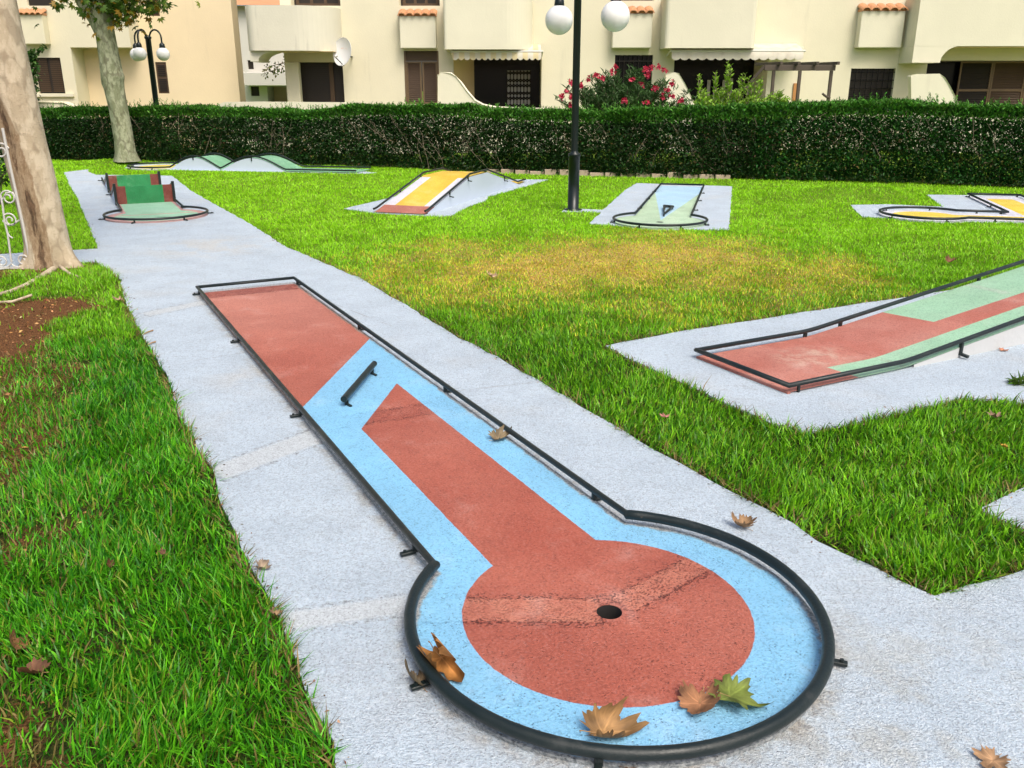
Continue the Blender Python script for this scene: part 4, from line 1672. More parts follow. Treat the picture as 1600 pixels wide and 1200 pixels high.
b = MB()
b.tube([pm(160, 55), pm(147, 30), pm(128, 5), pm(112, -25), pm(104, -70)], [.15, .14, .12, .09, .05], 10)
b.tube([pm(166, 30), pm(185, -5), pm(215, -50)], [.12, .09, .05], 9)
b.tube([pm(160, 20, .1), pm(165, -30, .4), pm(170, -90, .9)], [.12, .09, .05], 9)
for (p_, q_) in (((215, -50), (262, 10)), ((128, 5), (93, -2)), ((185, -5), (230, 10)), ((175, 0), (183, 38))):
    a_, c_ = pm(*p_), pm(*q_, dy=-.25)
    b.tube([a_, a_.lerp(c_, .5) + Vector((0, 0, .1)), c_], [.02, .012, .005], 6)
b.build('branch', M['bark_far'], t2_)
Q, CC = [], []
clus = [(180, 12, .22, 70), (200, 8, .24, 80), (172, 2, .2, 50), (190, 26, .13, 34), (183, 36, .07, 14), (205, 22, .10, 20), (218, 8, .13, 28), (138, 6, .14, 24), (130, 18, .05, 6), (236, 4, .12, 16), (255, 8, .09, 12), (98, 0, .1, 12), (92, 4, .06, 6), (146, 52, .03, 2),
        (150, -14, .35, 120), (200, -20, .4, 150), (120, -25, .35, 90), (240, -25, .35, 80), (170, -60, .6, 260), (110, -75, .5, 150), (230, -75, .5, 150), (170, -110, .6, 200)]
for (u, v, r, k) in clus:
    for i in range(k):
        p = pm(u, v, random.uniform(-.55, .35)) + Vector((random.gauss(0, r), random.gauss(0, r * .5), random.gauss(0, r * .8)))
        Q.append(p)
        w_ = random.random()
        yel = .6 if v > 15 else .3
        CC.append(np.array((0.34, 0.21, 0.02)) * random.uniform(.6, 1.2) if w_ < yel * .6 else (np.array((0.19, 0.24, 0.03)) if w_ < yel else np.array((0.075, 0.15, 0.02))) * random.uniform(.6, 1.3))
Q, CC = np.array(Q), np.array(CC)
n = len(Q)
D = rand_dirs(n)
D[:, 2] -= .45
D[:, 1] -= .3
L = rng.uniform(.075, .125, n)
leaves('crown', Q, D, L, L * .95, CC, t2_, T_LOBE)

# ------------------------------------------------------------------ the white gate at the left
YG = 9.35
gx0, gz0 = A(48, 420, YG)
gp = G(25, 421)
gt = empty('garden_gate', (gp.x, gp.y, 0), 0, 'pale wrought iron scroll gate at the left edge beside the near trunk', 'gate')


def gg(u, v):
    x_, z_ = A(u, v, gp.y)
    return Vector((x_ - gp.x, 0, z_))


def spiral(c, r0, r1, a0, turns, k=16, side=1):
    n_ = int(k * turns)
    return [c + Vector((math.cos(a0 + side * 6.283 * turns * i / n_), 0, math.sin(a0 + side * 6.283 * turns * i / n_))) * (r0 + (r1 - r0) * i / n_) for i in range(n_ + 1)]


b = MB()
b.bar(gg(-120, 424), gg(52, 418), .02, .03)
b.bar(gg(-120, 430), gg(52, 424), .02, .03)
b.tube([gg(50, 420), gg(36, 350), gg(30, 325), gg(24, 295), gg(14, 250), gg(4, 200)], .014, 8)
b.tube([gg(18, 410), gg(12, 365), gg(7, 345), gg(4, 320), gg(1, 305)], .010, 8)
b.build('gate_frame', M['iron_white'], gt)
for (u, v, r0, a0, tr_, sd) in ((13, 309, .075, 2.9, 1.5, -1), (16, 344, .07, 2.6, 1.5, -1), (36, 407, .07, 5.0, 1.4, 1), (3, 409, .07, 4.2, 1.4, -1), (2, 236, .08, .3, 1.4, 1), (-22, 309, .075, .2, 1.5, 1), (-22, 344, .07, .5, 1.5, 1)):
    b = MB()
    b.tube(spiral(gg(u, v), r0, r0 * .25, a0, tr_, 16, sd), .008, 6)
    b.build('scroll', M['iron_white'], gt)
for pth in (((4, 345), (14, 352), (22, 350), (30, 344)), ((4, 312), (10, 301), (20, 301), (26, 312)), ((18, 412), (22, 416), (30, 417), (44, 412)), ((10, 360), (15, 369), (20, 372)), ((18, 412), (12, 417), (5, 418), (-6, 413))):
    b = MB()
    b.tube([gg(*p_) for p_ in pth], .008, 6)
    b.build('curl', M['iron_white'], gt)


# ------------------------------------------------------------------ buildings
YF = 27.0


def wall_open(b, x0, x1, z0, z1, ops, Y, depth):
    """front face at Y with rectangular openings and their reveals"""
    xs = sorted(set([x0, x1] + [o[0] for o in ops] + [o[1] for o in ops]))
    zs = sorted(set([z0, z1] + [o[2] for o in ops] + [o[3] for o in ops]))
    for i in range(len(xs) - 1):
        for j in range(len(zs) - 1):
            cx_, cz_ = (xs[i] + xs[i + 1]) / 2, (zs[j] + zs[j + 1]) / 2
            if any(o[0] < cx_ < o[1] and o[2] < cz_ < o[3] for o in ops):
                continue
            b.add([(xs[i], Y, zs[j]), (xs[i + 1], Y, zs[j]), (xs[i + 1], Y, zs[j + 1]), (xs[i], Y, zs[j + 1])], [(0, 1, 2, 3)])
    for o in ops:
        d = o[4] if len(o) > 4 else depth
        xa, xb, za, zb = o[:4]
        b.add([(xa, Y, za), (xa, Y, zb), (xa, Y + d, zb), (xa, Y + d, za)], [(0, 1, 2, 3)])
        b.add([(xb, Y, za), (xb, Y + d, za), (xb, Y + d, zb), (xb, Y, zb)], [(0, 1, 2, 3)])
        b.add([(xa, Y, zb), (xb, Y, zb), (xb, Y + d, zb), (xa, Y + d, zb)], [(0, 1, 2, 3)])
        b.add([(xa, Y, za), (xa, Y + d, za), (xb, Y + d, za), (xb, Y, za)], [(0, 1, 2, 3)])


def rect(u0, v0, u1, v1, Y=YF):
    um = (v0 + v1) / 2
    return A(u0, um, Y)[0], A(u1, um, Y)[0], A(u0, v1, Y)[1], A(u0, v0, Y)[1]


bd_ = empty('apartment_building', (0, YF, 0), 0, 'long cream rendered apartment block with rounded balconies behind the hedge', 'building')


def B(mb, name, mat, parent=bd_, bev=0):
    # shapes are written in world coordinates; shift into the building's frame
    off = Vector((0, YF, 0))
    mb.v = [tuple(Vector(p) - off) for p in mb.v]
    o = mb.build(name, mat, parent)
    if bev:
        bevel(o, bev, 3)
    return o


xL = A(447, 130, YF)[0]
xR = 22.0
o_sh = rect(634.5, 79.5, 684, 163)
o_pB = rect(709, 83, 846, 171)
o_w2 = rect(960, 86, 1019, 150)
o_pC = rect(1052, 82, 1198, 171)
o_w3 = rect(1327, 107, 1396, 163)
o_pD = rect(1444, 94, 1662, 180)
o_A = rect(466, 97, 537, 161)
# first floor openings just above the frame
o_f = [rect(452, -60, 530, 9), rect(622, -75, 686, 9), rect(660 + 40, -60, 848, -2), rect(955, -75, 1024, 1), rect(1045, -60, 1200, -1.5), rect(1345, -80, 1418, -4), rect(1450, -60, 1680, -5)]
ops = [(*o_sh, .14), (*o_pB, 1.4), (*o_w2, .2), (*o_pC, 1.6), (*o_w3, .16), (*o_pD, 1.0), (*o_A, .35)] + [(*o, .6) for o in o_f]
b = MB()
wall_open(b, xL, xR, -0.1, 7.4, ops, YF, .2)
b.add([(xL, YF, -.1), (xL, YF, 7.4), (xL, YF + 9, 7.4), (xL, YF + 9, -.1)], [(0, 1, 2, 3)])
B(b, 'wall', M['wall'])
b = MB()
b.box(xL - .3, xR, YF - .35, YF + 9, 7.4, 7.6)
B(b, 'roof', M['terracotta'])
for o in o_f:
    b = MB()
    b.box(o[0], o[1], YF + .45, YF + .55, o[2], o[3])
    w_ = B(b, 'window', M['dark_wood'])
    b = MB()
    for xx in np.linspace(o[0] + .1, o[1] - .1, 4):
        b.box(xx - .04, xx + .04, YF + .42, YF + .447, o[2], o[3])
    b.box(o[0] + .06, o[1] - .06, YF + .418, YF + .45, o[3] - .1, o[3] - .02)
    b.box(o[0] + .06, o[1] - .06, YF + .418, YF + .45, o[2] + .02, o[2] + .1)
    B(b, 'frame', M['brown_dark'], w_).matrix_parent_inverse = Matrix.Identity(4)


def louvre_panel(x0, x1, z0, z1, Y, fmat, smat, name='shutter', rails=(), pitch=.055):
    b = MB()
    fw = .05
    b.box(x0, x0 + fw, Y, Y + .05, z0, z1)
    b.box(x1 - fw, x1, Y, Y + .05, z0, z1)
    b.box(x0 + fw, x1 - fw, Y, Y + .05, z0, z0 + fw * 1.3)
    b.box(x0 + fw, x1 - fw, Y, Y + .05, z1 - fw, z1)
    for r_ in rails:
        b.box(x0 + fw, x1 - fw, Y - .003, Y + .047, r_ - .035, r_ + .035)
    p_ = B(b, name, M[fmat])
    b = MB()
    z_ = z0 + fw * 1.3 + .02
    while z_ < z1 - fw - .02:
        b.add([(x0 + fw, Y + .012, z_), (x1 - fw, Y + .012, z_), (x1 - fw, Y + .045, z_ + pitch * .8), (x0 + fw, Y + .045, z_ + pitch * .8)], [(0, 1, 2, 3)])
        z_ += pitch
    b.box(x0 + fw, x1 - fw, Y + .046, Y + .049, z0, z1)
    B(b, 'slats', M[smat], p_)
    return p_


# louvred door pair
x0_, x1_, z0_, z1_ = o_sh
zt = A(640, 96, YF)[1]
b = MB()
b.box(x0_, x1_, YF + .05, YF + .12, zt + .02, z1_)
B(b, 'door_transom', M['brown_dark'])
xm = (x0_ + x1_) / 2
for (a_, c_) in ((x0_ + .01, xm - .012), (xm + .012, x1_ - .01)):
    louvre_panel(a_, c_, z0_, zt, YF + .05, 'brown_wood', 'brown_dark')
b = MB()
for (a_, c_) in ((x0_ - .04, x0_ + .008), (x1_ - .008, x1_ + .04)):
    b.box(a_, c_, YF - .012, YF + .05, z0_, z1_)
B(b, 'door_frame', M['brown_wood'])

# porch B: dark room, folding grille and curtain
x0_, x1_, z0_, z1_ = o_pB
Yb_ = YF + 1.35
xa_, _ = A(741, 130, Yb_)
xb_, _ = A(846, 130, Yb_)
b = MB()
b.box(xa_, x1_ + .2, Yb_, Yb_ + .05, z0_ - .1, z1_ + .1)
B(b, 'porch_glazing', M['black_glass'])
b = MB()
b.add([(x0_ + .003, YF + .01, z0_), (xa_, Yb_ - .005, z0_), (xa_, Yb_ - .005, z1_), (x0_ + .003, YF + .01, z1_)], [(0, 1, 2, 3)])
B(b, 'porch_side_wall', M['wall_bounce'])
g0, g1, gz0_, gz1_ = rect(792, 110, 829, 169, Yb_ - .06)
b = MB()
nfold = 14
vs = []
for k in range(nfold + 1):
    xx = g0 + (g1 - g0) * k / nfold
    vs += [(xx, Yb_ - .02 - (.02 if k % 2 else 0), gz0_), (xx, Yb_ - .02 - (.02 if k % 2 else 0), gz1_)]
b.add(vs, [(2 * k, 2 * k + 2, 2 * k + 3, 2 * k + 1) for k in range(nfold)])
B(b, 'curtain', M['curtain'])
b = MB()
nb = 7
for k in range(nb + 1):
    xx = g0 + (g1 - g0) * k / nb
    b.box(xx - .012, xx + .012, Yb_ - .075, Yb_ - .055, gz0_, gz1_)
for r_ in range(3):
    zb = gz0_ + (gz1_ - gz0_) * (r_ / 3 + .03)
    zt_ = gz0_ + (gz1_ - gz0_) * ((r_ + 1) / 3 - .03)
    for k in range(nb):
        xx = g0 + (g1 - g0) * k / nb
        xy = g0 + (g1 - g0) * (k + 1) / nb
        hz = (zt_ - zb) * .28
        for zz0, zz1 in ((zb, zb + hz), (zb + hz, zb), (zt_ - hz, zt_), (zt_, zt_ - hz)):
            b.bar((xx, Yb_ - .082, zz0), (xy, Yb_ - .082, zz1), .012, .03)
B(b, 'folding_grille', M['dark_void'])


# porch C
x0_, x1_, z0_, z1_ = o_pC
b = MB()
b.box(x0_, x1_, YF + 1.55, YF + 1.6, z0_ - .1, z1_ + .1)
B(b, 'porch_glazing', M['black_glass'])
b = MB()
for u in (1108, 1118, 1132, 1143, 1172, 1180, 1187):
    xx, zz = A(u, 122 + (u % 3) * 3, YF + 1.4)
    b.box(xx - .05, xx + .05, YF + 1.4, YF + 1.43, 1.0, zz)
B(b, 'porch_railing', M['curtain'])

# windows
x0_, x1_, z0_, z1_ = o_w2
b = MB()
b.box(x0_, x1_, YF + .15, YF + .2, z0_, z1_)
w_ = B(b, 'window', M['black_glass'])
b = MB()
for xx in np.linspace(x0_, x1_, 9)[1:-1]:
    b.tube([(xx, YF + .06, z0_), (xx, YF + .06, z1_)], .012, 6)
b.box(x0_, x1_, YF + .05, YF + .07, z1_ - .18, z1_ - .15)
B(b, 'grille', M['dark_wood'], w_)
x0_, x1_, z0_, z1_ = o_w3
b = MB()
b.box(x0_, x1_, YF + .12, YF + .16, z0_, z1_)
w_ = B(b, 'window', M['dark_wood'])
b = MB()
for xx in np.linspace(x0_, x1_, 9)[1:-1]:
    b.tube([(xx, YF + .02, z0_), (xx, YF + .02, z1_)], .013, 6)
for zz in np.linspace(z0_, z1_ - .1, 5)[1:]:
    b.bar((x0_, YF + .022, zz), (x1_, YF + .022, zz), .012, .025)
B(b, 'grille', M['black_glass'], w_)
b = MB()
zz = z0_ + .05
while zz < z1_ - .05:
    b.box(x0_ + .03, x1_ - .03, YF + .098, YF + .118, zz, zz + .028)
    zz += .06
B(b, 'slats', M['dark_wood'], w_)

# porch D: sliding louvre panels
x0_, x1_, z0_, z1_ = o_pD
Yd = YF + .75
b = MB()
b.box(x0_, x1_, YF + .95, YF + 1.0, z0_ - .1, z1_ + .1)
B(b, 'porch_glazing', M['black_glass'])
us = [1496, 1547, 1600, 1650]
for k in range(3):
    xa_, xb_ = A(us[k], 135, Yd)[0], A(us[k + 1], 135, Yd)[0]
    zr_ = A(us[k], 141, Yd)[1]
    louvre_panel(xa_ + .005, xb_ - .005, A(us[k], 182, Yd)[1], A(us[k], 96, Yd)[1], Yd, 'brown_wood', 'brown_dark' if k else 'dark_wood', 'sliding_shutter', (zr_,), .07)

# porch A: roller shutter in shade
x0_, x1_, z0_, z1_ = o_A
b = MB()
zz = z0_
while zz < z1_:
    b.box(x0_ + .01, x1_ - .01, YF + .28, YF + .30 + .01, zz, zz + .05)
    zz += .055
b.box(x0_, x1_, YF + .31, YF + .35, z0_, z1_)
B(b, 'roller_shutter', M['dark_wood'])
b = MB()
xx = A(519, 130, YF + .26)[0]
b.box(xx - .06, xx + .06, YF + .22, YF + .27, z0_, z1_)
B(b, 'door_post', M['brown_dark'])
b = MB()
xa_ = A(447, 130, YF - .25)[0]
xb_ = A(468, 130, YF - .25)[0]
b.box(xa_, xb_, YF - .25, YF + .05, -.1, A(455, 97, YF - .25)[1])
B(b, 'pillar', M['wall'], bev=.03)


# balconies: solid rounded parapets
def balcony(plan, z0, z1, mat, arch=None):
    b = MB()
    b.prism(plan, z0, z1)
    if arch:
        for poly, ya, yb in arch:
            # profile in x-z, extruded in y
            n_ = len(poly)
            vs = [(p[0], ya, p[1]) for p in poly] + [(p[0], yb, p[1]) for p in poly]
            fs_ = [tuple(range(n_)), tuple(reversed(range(n_, 2 * n_)))] + [(i, n_ + i, n_ + (i + 1) % n_, (i + 1) % n_) for i in range(n_)]
            b.add(vs, fs_)
    return B(b, 'balcony', M[mat], bev=.10)


def arc(cx_, cy_, r, a0_, a1_, n_=10, sx=1, sy=1):
    return [(cx_ + r * sx * math.cos(R(a0_ + (a1_ - a0_) * k / n_)), cy_ + r * sy * math.sin(R(a0_ + (a1_ - a0_) * k / n_))) for k in range(n_ + 1)]


# A
Ya = YF - 1.25
xa_, xb_ = A(384, 50, Ya)[0], A(534, 50, YF)[0]
plan = [(xb_, YF - .005)] + [(xa_ - .1, YF - .005)] + [(xa_ - .03, Ya + .25)] + arc(xa_ + .25, Ya + .25, .25, 180, 270, 8) + arc(xb_ - 1.1, YF - .005, 1.1, 270, 355, 12, 1, 1.12)
zlo = A(470, 79, Ya)[1]
ztop = A(450, 8, Ya)[1]
xl_, xr_ = xa_ + .02, xa_ + .02 + .48
zb_ = A(390, 96, Ya)[1]
poly = [(xl_, zlo - .002), (xl_, zb_), (xl_ + .22, zb_)] + [(xl_ + .22 + .6 * (1 - math.cos(R(t))), zb_ + (zlo - zb_) * math.sin(R(t))) for t in range(10, 91, 10)]
poly = list(reversed([(p[0], p[1] - (.0 if i else 0)) for i, p in enumerate(poly)]))
balcony(plan, zlo, ztop, 'wall_grey', [(poly, Ya + .12, YF - .02)])
b = MB()
b.box(xa_ + .1, xb_ - .1, YF - 1.0, YF - .01, zlo - .012, zlo - .004)
B(b, 'balcony_soffit', M['wall_bounce'])
# B
Yb2 = YF - .95
xa_, xb_ = A(693, 40, Yb2)[0], A(832, 40, YF)[0]
zlo = A(760, 77, Yb2)[1]
plan = [(xb_, YF - .005), (xa_, YF - .005), (xa_, Yb2)] + [(xb_ - .85, Yb2)] + arc(xb_ - .8, YF - .005, .8, 275, 355, 12, 1, 1.18)
balcony(plan, zlo, A(760, -4, Yb2)[1], 'wall_light')
# C
xa_, xb_ = A(1040, 40, Yb2)[0], A(1181, 40, Yb2)[0]
zlo = A(1100, 75, Yb2)[1]
plan = [(xa_, YF - .005), (xa_, Yb2), (xb_, Yb2), (xb_ + .22, YF - .005)]
balcony(plan, zlo, A(1100, -5, Yb2)[1], 'wall_light')
b = MB()
b.box(xb_ - .6, A(1256, 75, YF - .3)[0], YF - .3, YF - .006, zlo - .02, zlo + .06)
B(b, 'ledge', M['wall_light'], bev=.01)
# D
xa_, xb_ = A(1433, 40, Yb2)[0], 15.5
zlo = A(1560, 72, Yb2)[1]
zb_ = A(1440, 98, Yb2)[1]
xl_ = xa_
xj = A(1470, 90, Yb2)[0]
xk = A(1500, 80, Yb2)[0]
poly = [(xl_, zlo - .002), (xl_, zb_), (xj, zb_)] + [(xj + (xk - xj) * (1 - math.cos(R(t))), zb_ + (zlo - zb_) * math.sin(R(t))) for t in range(10, 91, 10)]
balcony([(xa_, YF - .005), (xa_, Yb2), (xb_, Yb2), (xb_, YF - .005)], zlo, A(1560, -6, Yb2)[1], 'wall_light', [(list(reversed(poly)), Yb2 + .003, YF - .01)])
b = MB()
b.box(xk - .1, xb_ - .1, Yb2 + .1, YF - .01, zlo - .012, zlo - .004)
B(b, 'balcony_soffit', M['wall_bounce'])


# window boxes with terracotta tile tops
def planter(u0, u1, vt, vb, par=bd_, Y=YF, pr_=.32, mat='wall_light', off=None):
    x0_, x1_ = A(u0, (vt + vb) / 2, Y - pr_)[0], A(u1, (vt + vb) / 2, Y - pr_)[0]
    z0_, z1_ = A(u0, vb, Y - pr_)[1], A(u0, vt + 3, Y - pr_)[1]
    b = MB()
    b.box(x0_, x1_, Y - pr_, Y - .004, z0_, z1_)
    BB(b, 'planter_box', M[mat], par, bev=.02)
    b = MB()
    k = 5
    w = (x1_ - x0_ + .06) / k
    for i in range(k):
        cx_ = x0_ - .03 + w * (i + .5)
        # half-round tile sloping to the front
        ring = []
        for j in range(9):
            a = math.pi * j / 8
            ring.append((math.cos(a) * w * .54, math.sin(a) * w * .40))
        vs = [(cx_ + q_[0], Y - pr_ - .09, z1_ + .0 + q_[1]) for q_ in ring] + [(cx_ + q_[0], Y - .02, z1_ + .13 + q_[1]) for q_ in ring]
        vs += [(cx_ + q_[0] * .78, Y - pr_ - .09, z1_ + q_[1] * .72) for q_ in ring] + [(cx_ + q_[0] * .78, Y - .02, z1_ + .13 + q_[1] * .72) for q_ in ring]
        fs_ = []
        for j in range(8):
            fs_ += [(j, j + 1, 10 + j, 9 + j), (19 + j, 18 + j, 27 + j, 28 + j), (j + 1, j, 18 + j, 19 + j)]
        b.add(vs, fs_, False)
    b.box(x0_ - .01, x1_ + .01, Y - pr_ + .02, Y - .01, z1_ - .01, z1_ + .06)
    BB(b, 'tile_sill', M['terracotta'], par)


def BB(mb, name, mat, par, bev=0):
    off = Vector(par.location)
    mb.v = [tuple(Vector(p) - off) for p in mb.v]
    o = mb.build(name, mat, par)
    if bev:
        bevel(o, bev, 2)
    return o


planter(624.5, 681, 22, 75.5)
planter(957.5, 1019, 18, 75)
planter(1344, 1412, 14, 74.5)


# awnings
def awning(u0, u1, v0, v1, light, name, stripes):
    s = Sh(name)
    x = s.xyz()
    st_ = s.st(s.m('SINE', s.m('MULTIPLY', x[0], stripes)), -.15, .15)
    col = s.mix(st_, (0.70, 0.66, 0.55), light)
    dirt_ = s.noise(3, 4)
    col = s.mix(s.m('MULTIPLY', s.st(dirt_, .45, .7), .35), col, (0.42, 0.35, 0.24))
    mat = s.done(col, .9, None, 0, .1, .12)
    Yw = YF - .75
    x0_, x1_ = A(u0, v0, Yw)[0], A(u1, v0, Yw)[0]
    zt_, zb_ = A(u0, v0, Yw)[1], A(u0, v1, Yw)[1]
    b = MB()
    n_ = 60
    ns = 15
    vs = []
    for k in range(n_ + 1):
        xx = x0_ + (x1_ - x0_) * k / n_
        sc_ = abs(math.sin(math.pi * ns * k / n_)) ** .7
        vs += [(xx, Yw, zb_ - .05 * sc_ + .05), (xx, Yw - .012, zt_), (xx, YF - .02, zt_ + .22)]
    fs_ = []
    for k in range(n_):
        a_ = 3 * k
        fs_ += [(a_, a_ + 3, a_ + 4, a_ + 1), (a_ + 1, a_ + 4, a_ + 5, a_ + 2)]
    b.add(vs, fs_, True)
    aw = B(b, 'awning', mat)
    b = MB()
    b.tube([(x0_ - .05, Yw + .01, zt_ - .01), (x1_ + .05, Yw + .01, zt_ - .01)], .03, 8)
    for xx in (x0_ - .03, x1_ + .03):
        b.bar((xx, Yw, zt_ - .01), (xx, YF - .02, zt_ - .12), .03, .04)
    B(b, 'awning_arm', M['wall_white'], aw)


awning(706.5, 846, 80, 94, (0.70, 0.60, 0.36), 'awning_yellow_stripe', 21)
awning(1050, 1256, 79, 94, (0.68, 0.64, 0.54), 'awning_faded_stripe', 17)


# flared garden walls in front of the porches
def flare_wall(name, pxs, Y, th, label, mat='wall_light'):
    poly = [A(u, v, Y) for u, v in pxs]
    xs_ = [p[0] for p in poly]
    t = empty(name, (sum(xs_) / len(xs_), Y, 0), 0, label, 'wall')
    b = MB()
    n_ = len(poly)
    vs = [(p[0], Y, max(p[1], -.05)) for p in poly] + [(p[0], Y + th, max(p[1], -.05)) for p in poly]
    loops = [[Vector((p[0], p[1], 0)) for p in poly]]
    tr_ = tessellate_polygon(loops)
    fs_ = []
    for q_ in tr_:
        a_, b__, c_ = (loops[0][i] for i in q_)
        if (b__ - a_).cross(c_ - a_).z < 0:
            q_ = (q_[0], q_[2], q_[1])
        fs_.append(tuple(q_))
        fs_.append((q_[0] + n_, q_[2] + n_, q_[1] + n_))
    ar = sum(poly[i][0] * poly[(i + 1) % n_][1] - poly[(i + 1) % n_][0] * poly[i][1] for i in range(n_))
    for i in range(n_):
        j = (i + 1) % n_
        fs_.append((i, n_ + i, n_ + j, j) if ar < 0 else (j, n_ + j, n_ + i, i))
    b.add(vs, fs_)
    o = BB(b, 'wall_body', M[mat], t, bev=.03)
    return t


YW = 25.6
flare_wall('garden_wall', [(684, 240), (684, 118), (690, 114.5), (704, 114.5), (712, 119), (720, 129), (730, 143), (742, 157), (755, 164), (775, 168), (820, 170), (878, 171), (878, 240)], YW, .22,
           'cream garden wall with a curved swoop beside the striped awning porch')
flare_wall('garden_wall', [(1040, 240), (1040, 116), (1054, 114), (1061, 115), (1070, 130), (1083, 156), (1092, 167), (1110, 170), (1200, 171), (1200, 240)], YW, .22,
           'cream garden wall with a sloping end between the oleander and the dark porch')
flare_wall('garden_wall', [(1425, 240), (1425, 119), (1432, 117.5), (1468, 117), (1476, 121), (1484, 134), (1492, 150), (1500, 168), (1530, 174), (1700, 176), (1700, 240)], YW, .22,
           'cream garden wall with a sloping end in front of the brown shutters at the right')
flare_wall('low_garden_wall', [(330, 240), (340, 163), (350, 159.5), (400, 159), (536, 160), (545, 162), (560, 168), (600, 172), (690, 172), (690, 240)], 25.0, .25,
           'low cream garden wall behind the hedge below the left balcony', 'wall_light')

# board on the wall, pergola
x_, z_ = A(1243, 143, YF - .03)
b = MB()
zt_, zb_ = A(1243, 130, YF - .03)[1], A(1243, 157, YF - .03)[1]
b.box(x_ - .075, x_ + .065, YF - .05, YF - .006, zb_, zt_)
o = bevel(b.build('wall_board', M['orange_plank']), .005, 1)
tag(o, 'small upright orange board on the cream wall behind the pergola', 'board')

YP = 23.5
px_, _ = A(1250, 165, YP)
pg = empty('pergola', (px_, YP, 0), 0, 'weathered brown timber pergola frame standing before the cream wall', 'pergola')


def pp(u, v, dy=0.0):
    x_, z_ = A(u, v, YP + dy)
    return Vector((x_ - px_, dy, z_))


zbm = A(1250, 106, YP)[1]
for (u, dy) in ((1209, .0), (1250, .0), (1299, .0)):
    b = MB()
    p_ = pp(u, 112, dy)
    b.bar((p_.x, dy, -.05), (p_.x, dy, zbm - .07), .075, .075)
    bevel(b.build('post', M['pergola'], pg), .006, 1)
b = MB()
a_, c_ = pp(1194, 106), pp(1305, 106)
b.bar((a_.x, 0, zbm), (c_.x, 0, zbm), .09, .135)
bevel(b.build('beam', M['pergola'], pg), .008, 1)
b = MB()
a_, c_ = pp(1198, 92, 1.3), pp(1300, 92, 1.3)
b.bar((a_.x, 1.3, zbm + .03), (c_.x, 1.3, zbm + .03), .08, .11)
bevel(b.build('beam', M['pergola'], pg), .008, 1)
for (u, v) in ((1215, 101), (1242, 101), (1271, 101), (1303, 100)):
    b = MB()
    p_ = pp(u, v)
    b.bar((p_.x + .03, -.25, zbm + .105), (p_.x - .12, 1.6, zbm + .125), .07, .075)
    bevel(b.build('rafter', M['pergola'], pg), .006, 1)
b = MB()
b.bar(pp(1194, 104), pp(1162, 141, .2), .05, .07)
b.build('brace', M['pergola'], pg)
b = MB()
b.tube([pp(1297, 153, -.02), pp(1291, 151, -.04), pp(1286, 147, -.05), pp(1285, 146, -.05)], .03, 6)
b.build('bracket', M['pergola'], pg)

# satellite dish
s = Sh('dish_paint')
x = s.xyz()
smear = s.m('MULTIPLY', s.st(s.band((-.14, .10), (.14, .10), .05), 0, .012), s.st(s.noise(20, 3), .45, .6))
col = s.mix(s.m('MULTIPLY', smear, .5), (0.72, 0.73, 0.73), (0.75, 0.35, 0.16))
M['dish'] = s.done(col, .45)
YD = YF - .55
dx_, dz_ = A(538, 82, YD)
ds = empty('satellite_dish', (dx_, YD, dz_), 0, 'white satellite dish fixed to the cream wall beside the left balcony', 'satellite dish')
b = MB()
prof = [(0.0001, 0)] + [(.36 * k / 10, .10 * (k / 10) ** 2) for k in range(1, 11)] + [(.37, .11), (.365, .085)] + [(.35 * k / 8, -.015 + .10 * (k / 8) ** 2) for k in range(8, 0, -1)]
b.lathe(prof, (0, 0, 0), 36)
o = b.build('reflector', M['dish'], ds)
o.rotation_euler = (R(80), R(6), R(-30))
o.scale = (.88, 1.05, 1)
b = MB()
b.tube([(0, .02, -.02), (.12, .3, -.1), (.12, .54, -.1)], .025, 8)
b.tube([(-.02, -.06, -.36), (-.18, -.42, -.14)], .014, 6)
b.tube([(.1, .2, -.05), (-.3, .15, -.02)], .02, 6)
b.build('mount', M['lamp_metal'], ds)
b = MB()
b.tube([(-.2, -.46, -.12), (-.15, -.36, -.1)], .035, 8)
b.build('receiver', M['wall_white'], ds)

# ---- left building -----------------------------------------------------------------
lbld = empty('apartment_building', (-13, YF, 0), 0, 'peach and cream apartment block at the left behind the plane tree', 'building')
Yq = YF + .6
xr_ = A(368, 80, Yq)[0]
w_up = rect(229, -40, 246, 25, Yq)
w_lo = rect(245, 97, 262, 146, Yq)
b = MB()
wall_open(b, -22, xr_, -.1, 7.4, [(*w_up, .12), (*w_lo, .12)], Yq, .12)
b.add([(xr_, Yq, -.1), (xr_ - .12, Yq + 1.0, -.1), (xr_ - .12, Yq + 1.0, 7.4), (xr_, Yq, 7.4)], [(0, 1, 2, 3)])
b.add([(xr_ - .12, Yq + 1.0, -.1), (xr_ - 5, Yq + 8, -.1), (xr_ - 5, Yq + 8, 7.4), (xr_ - .12, Yq + 1.0, 7.4)], [(0, 1, 2, 3)])
BB(b, 'wall', M['wall_peach'], lbld)
for o_ in (w_up, w_lo):
    b = MB()
    b.box(o_[0], o_[1], Yq + .03, Yq + .1, o_[2], o_[3])
    w_ = BB(b, 'shutter', M['brown_dark'], lbld)
    b = MB()
    zz = o_[2] + .06
    zm = (o_[2] + o_[3]) / 2
    while zz < o_[3] - .06:
        if abs(zz - zm) > .05:
            b.box(o_[0] + .05, o_[1] - .05, Yq + .008, Yq + .028, zz, zz + .03)
        zz += .055
    o = BB(b, 'slats', M['dark_wood'], lbld)
    o.parent = w_
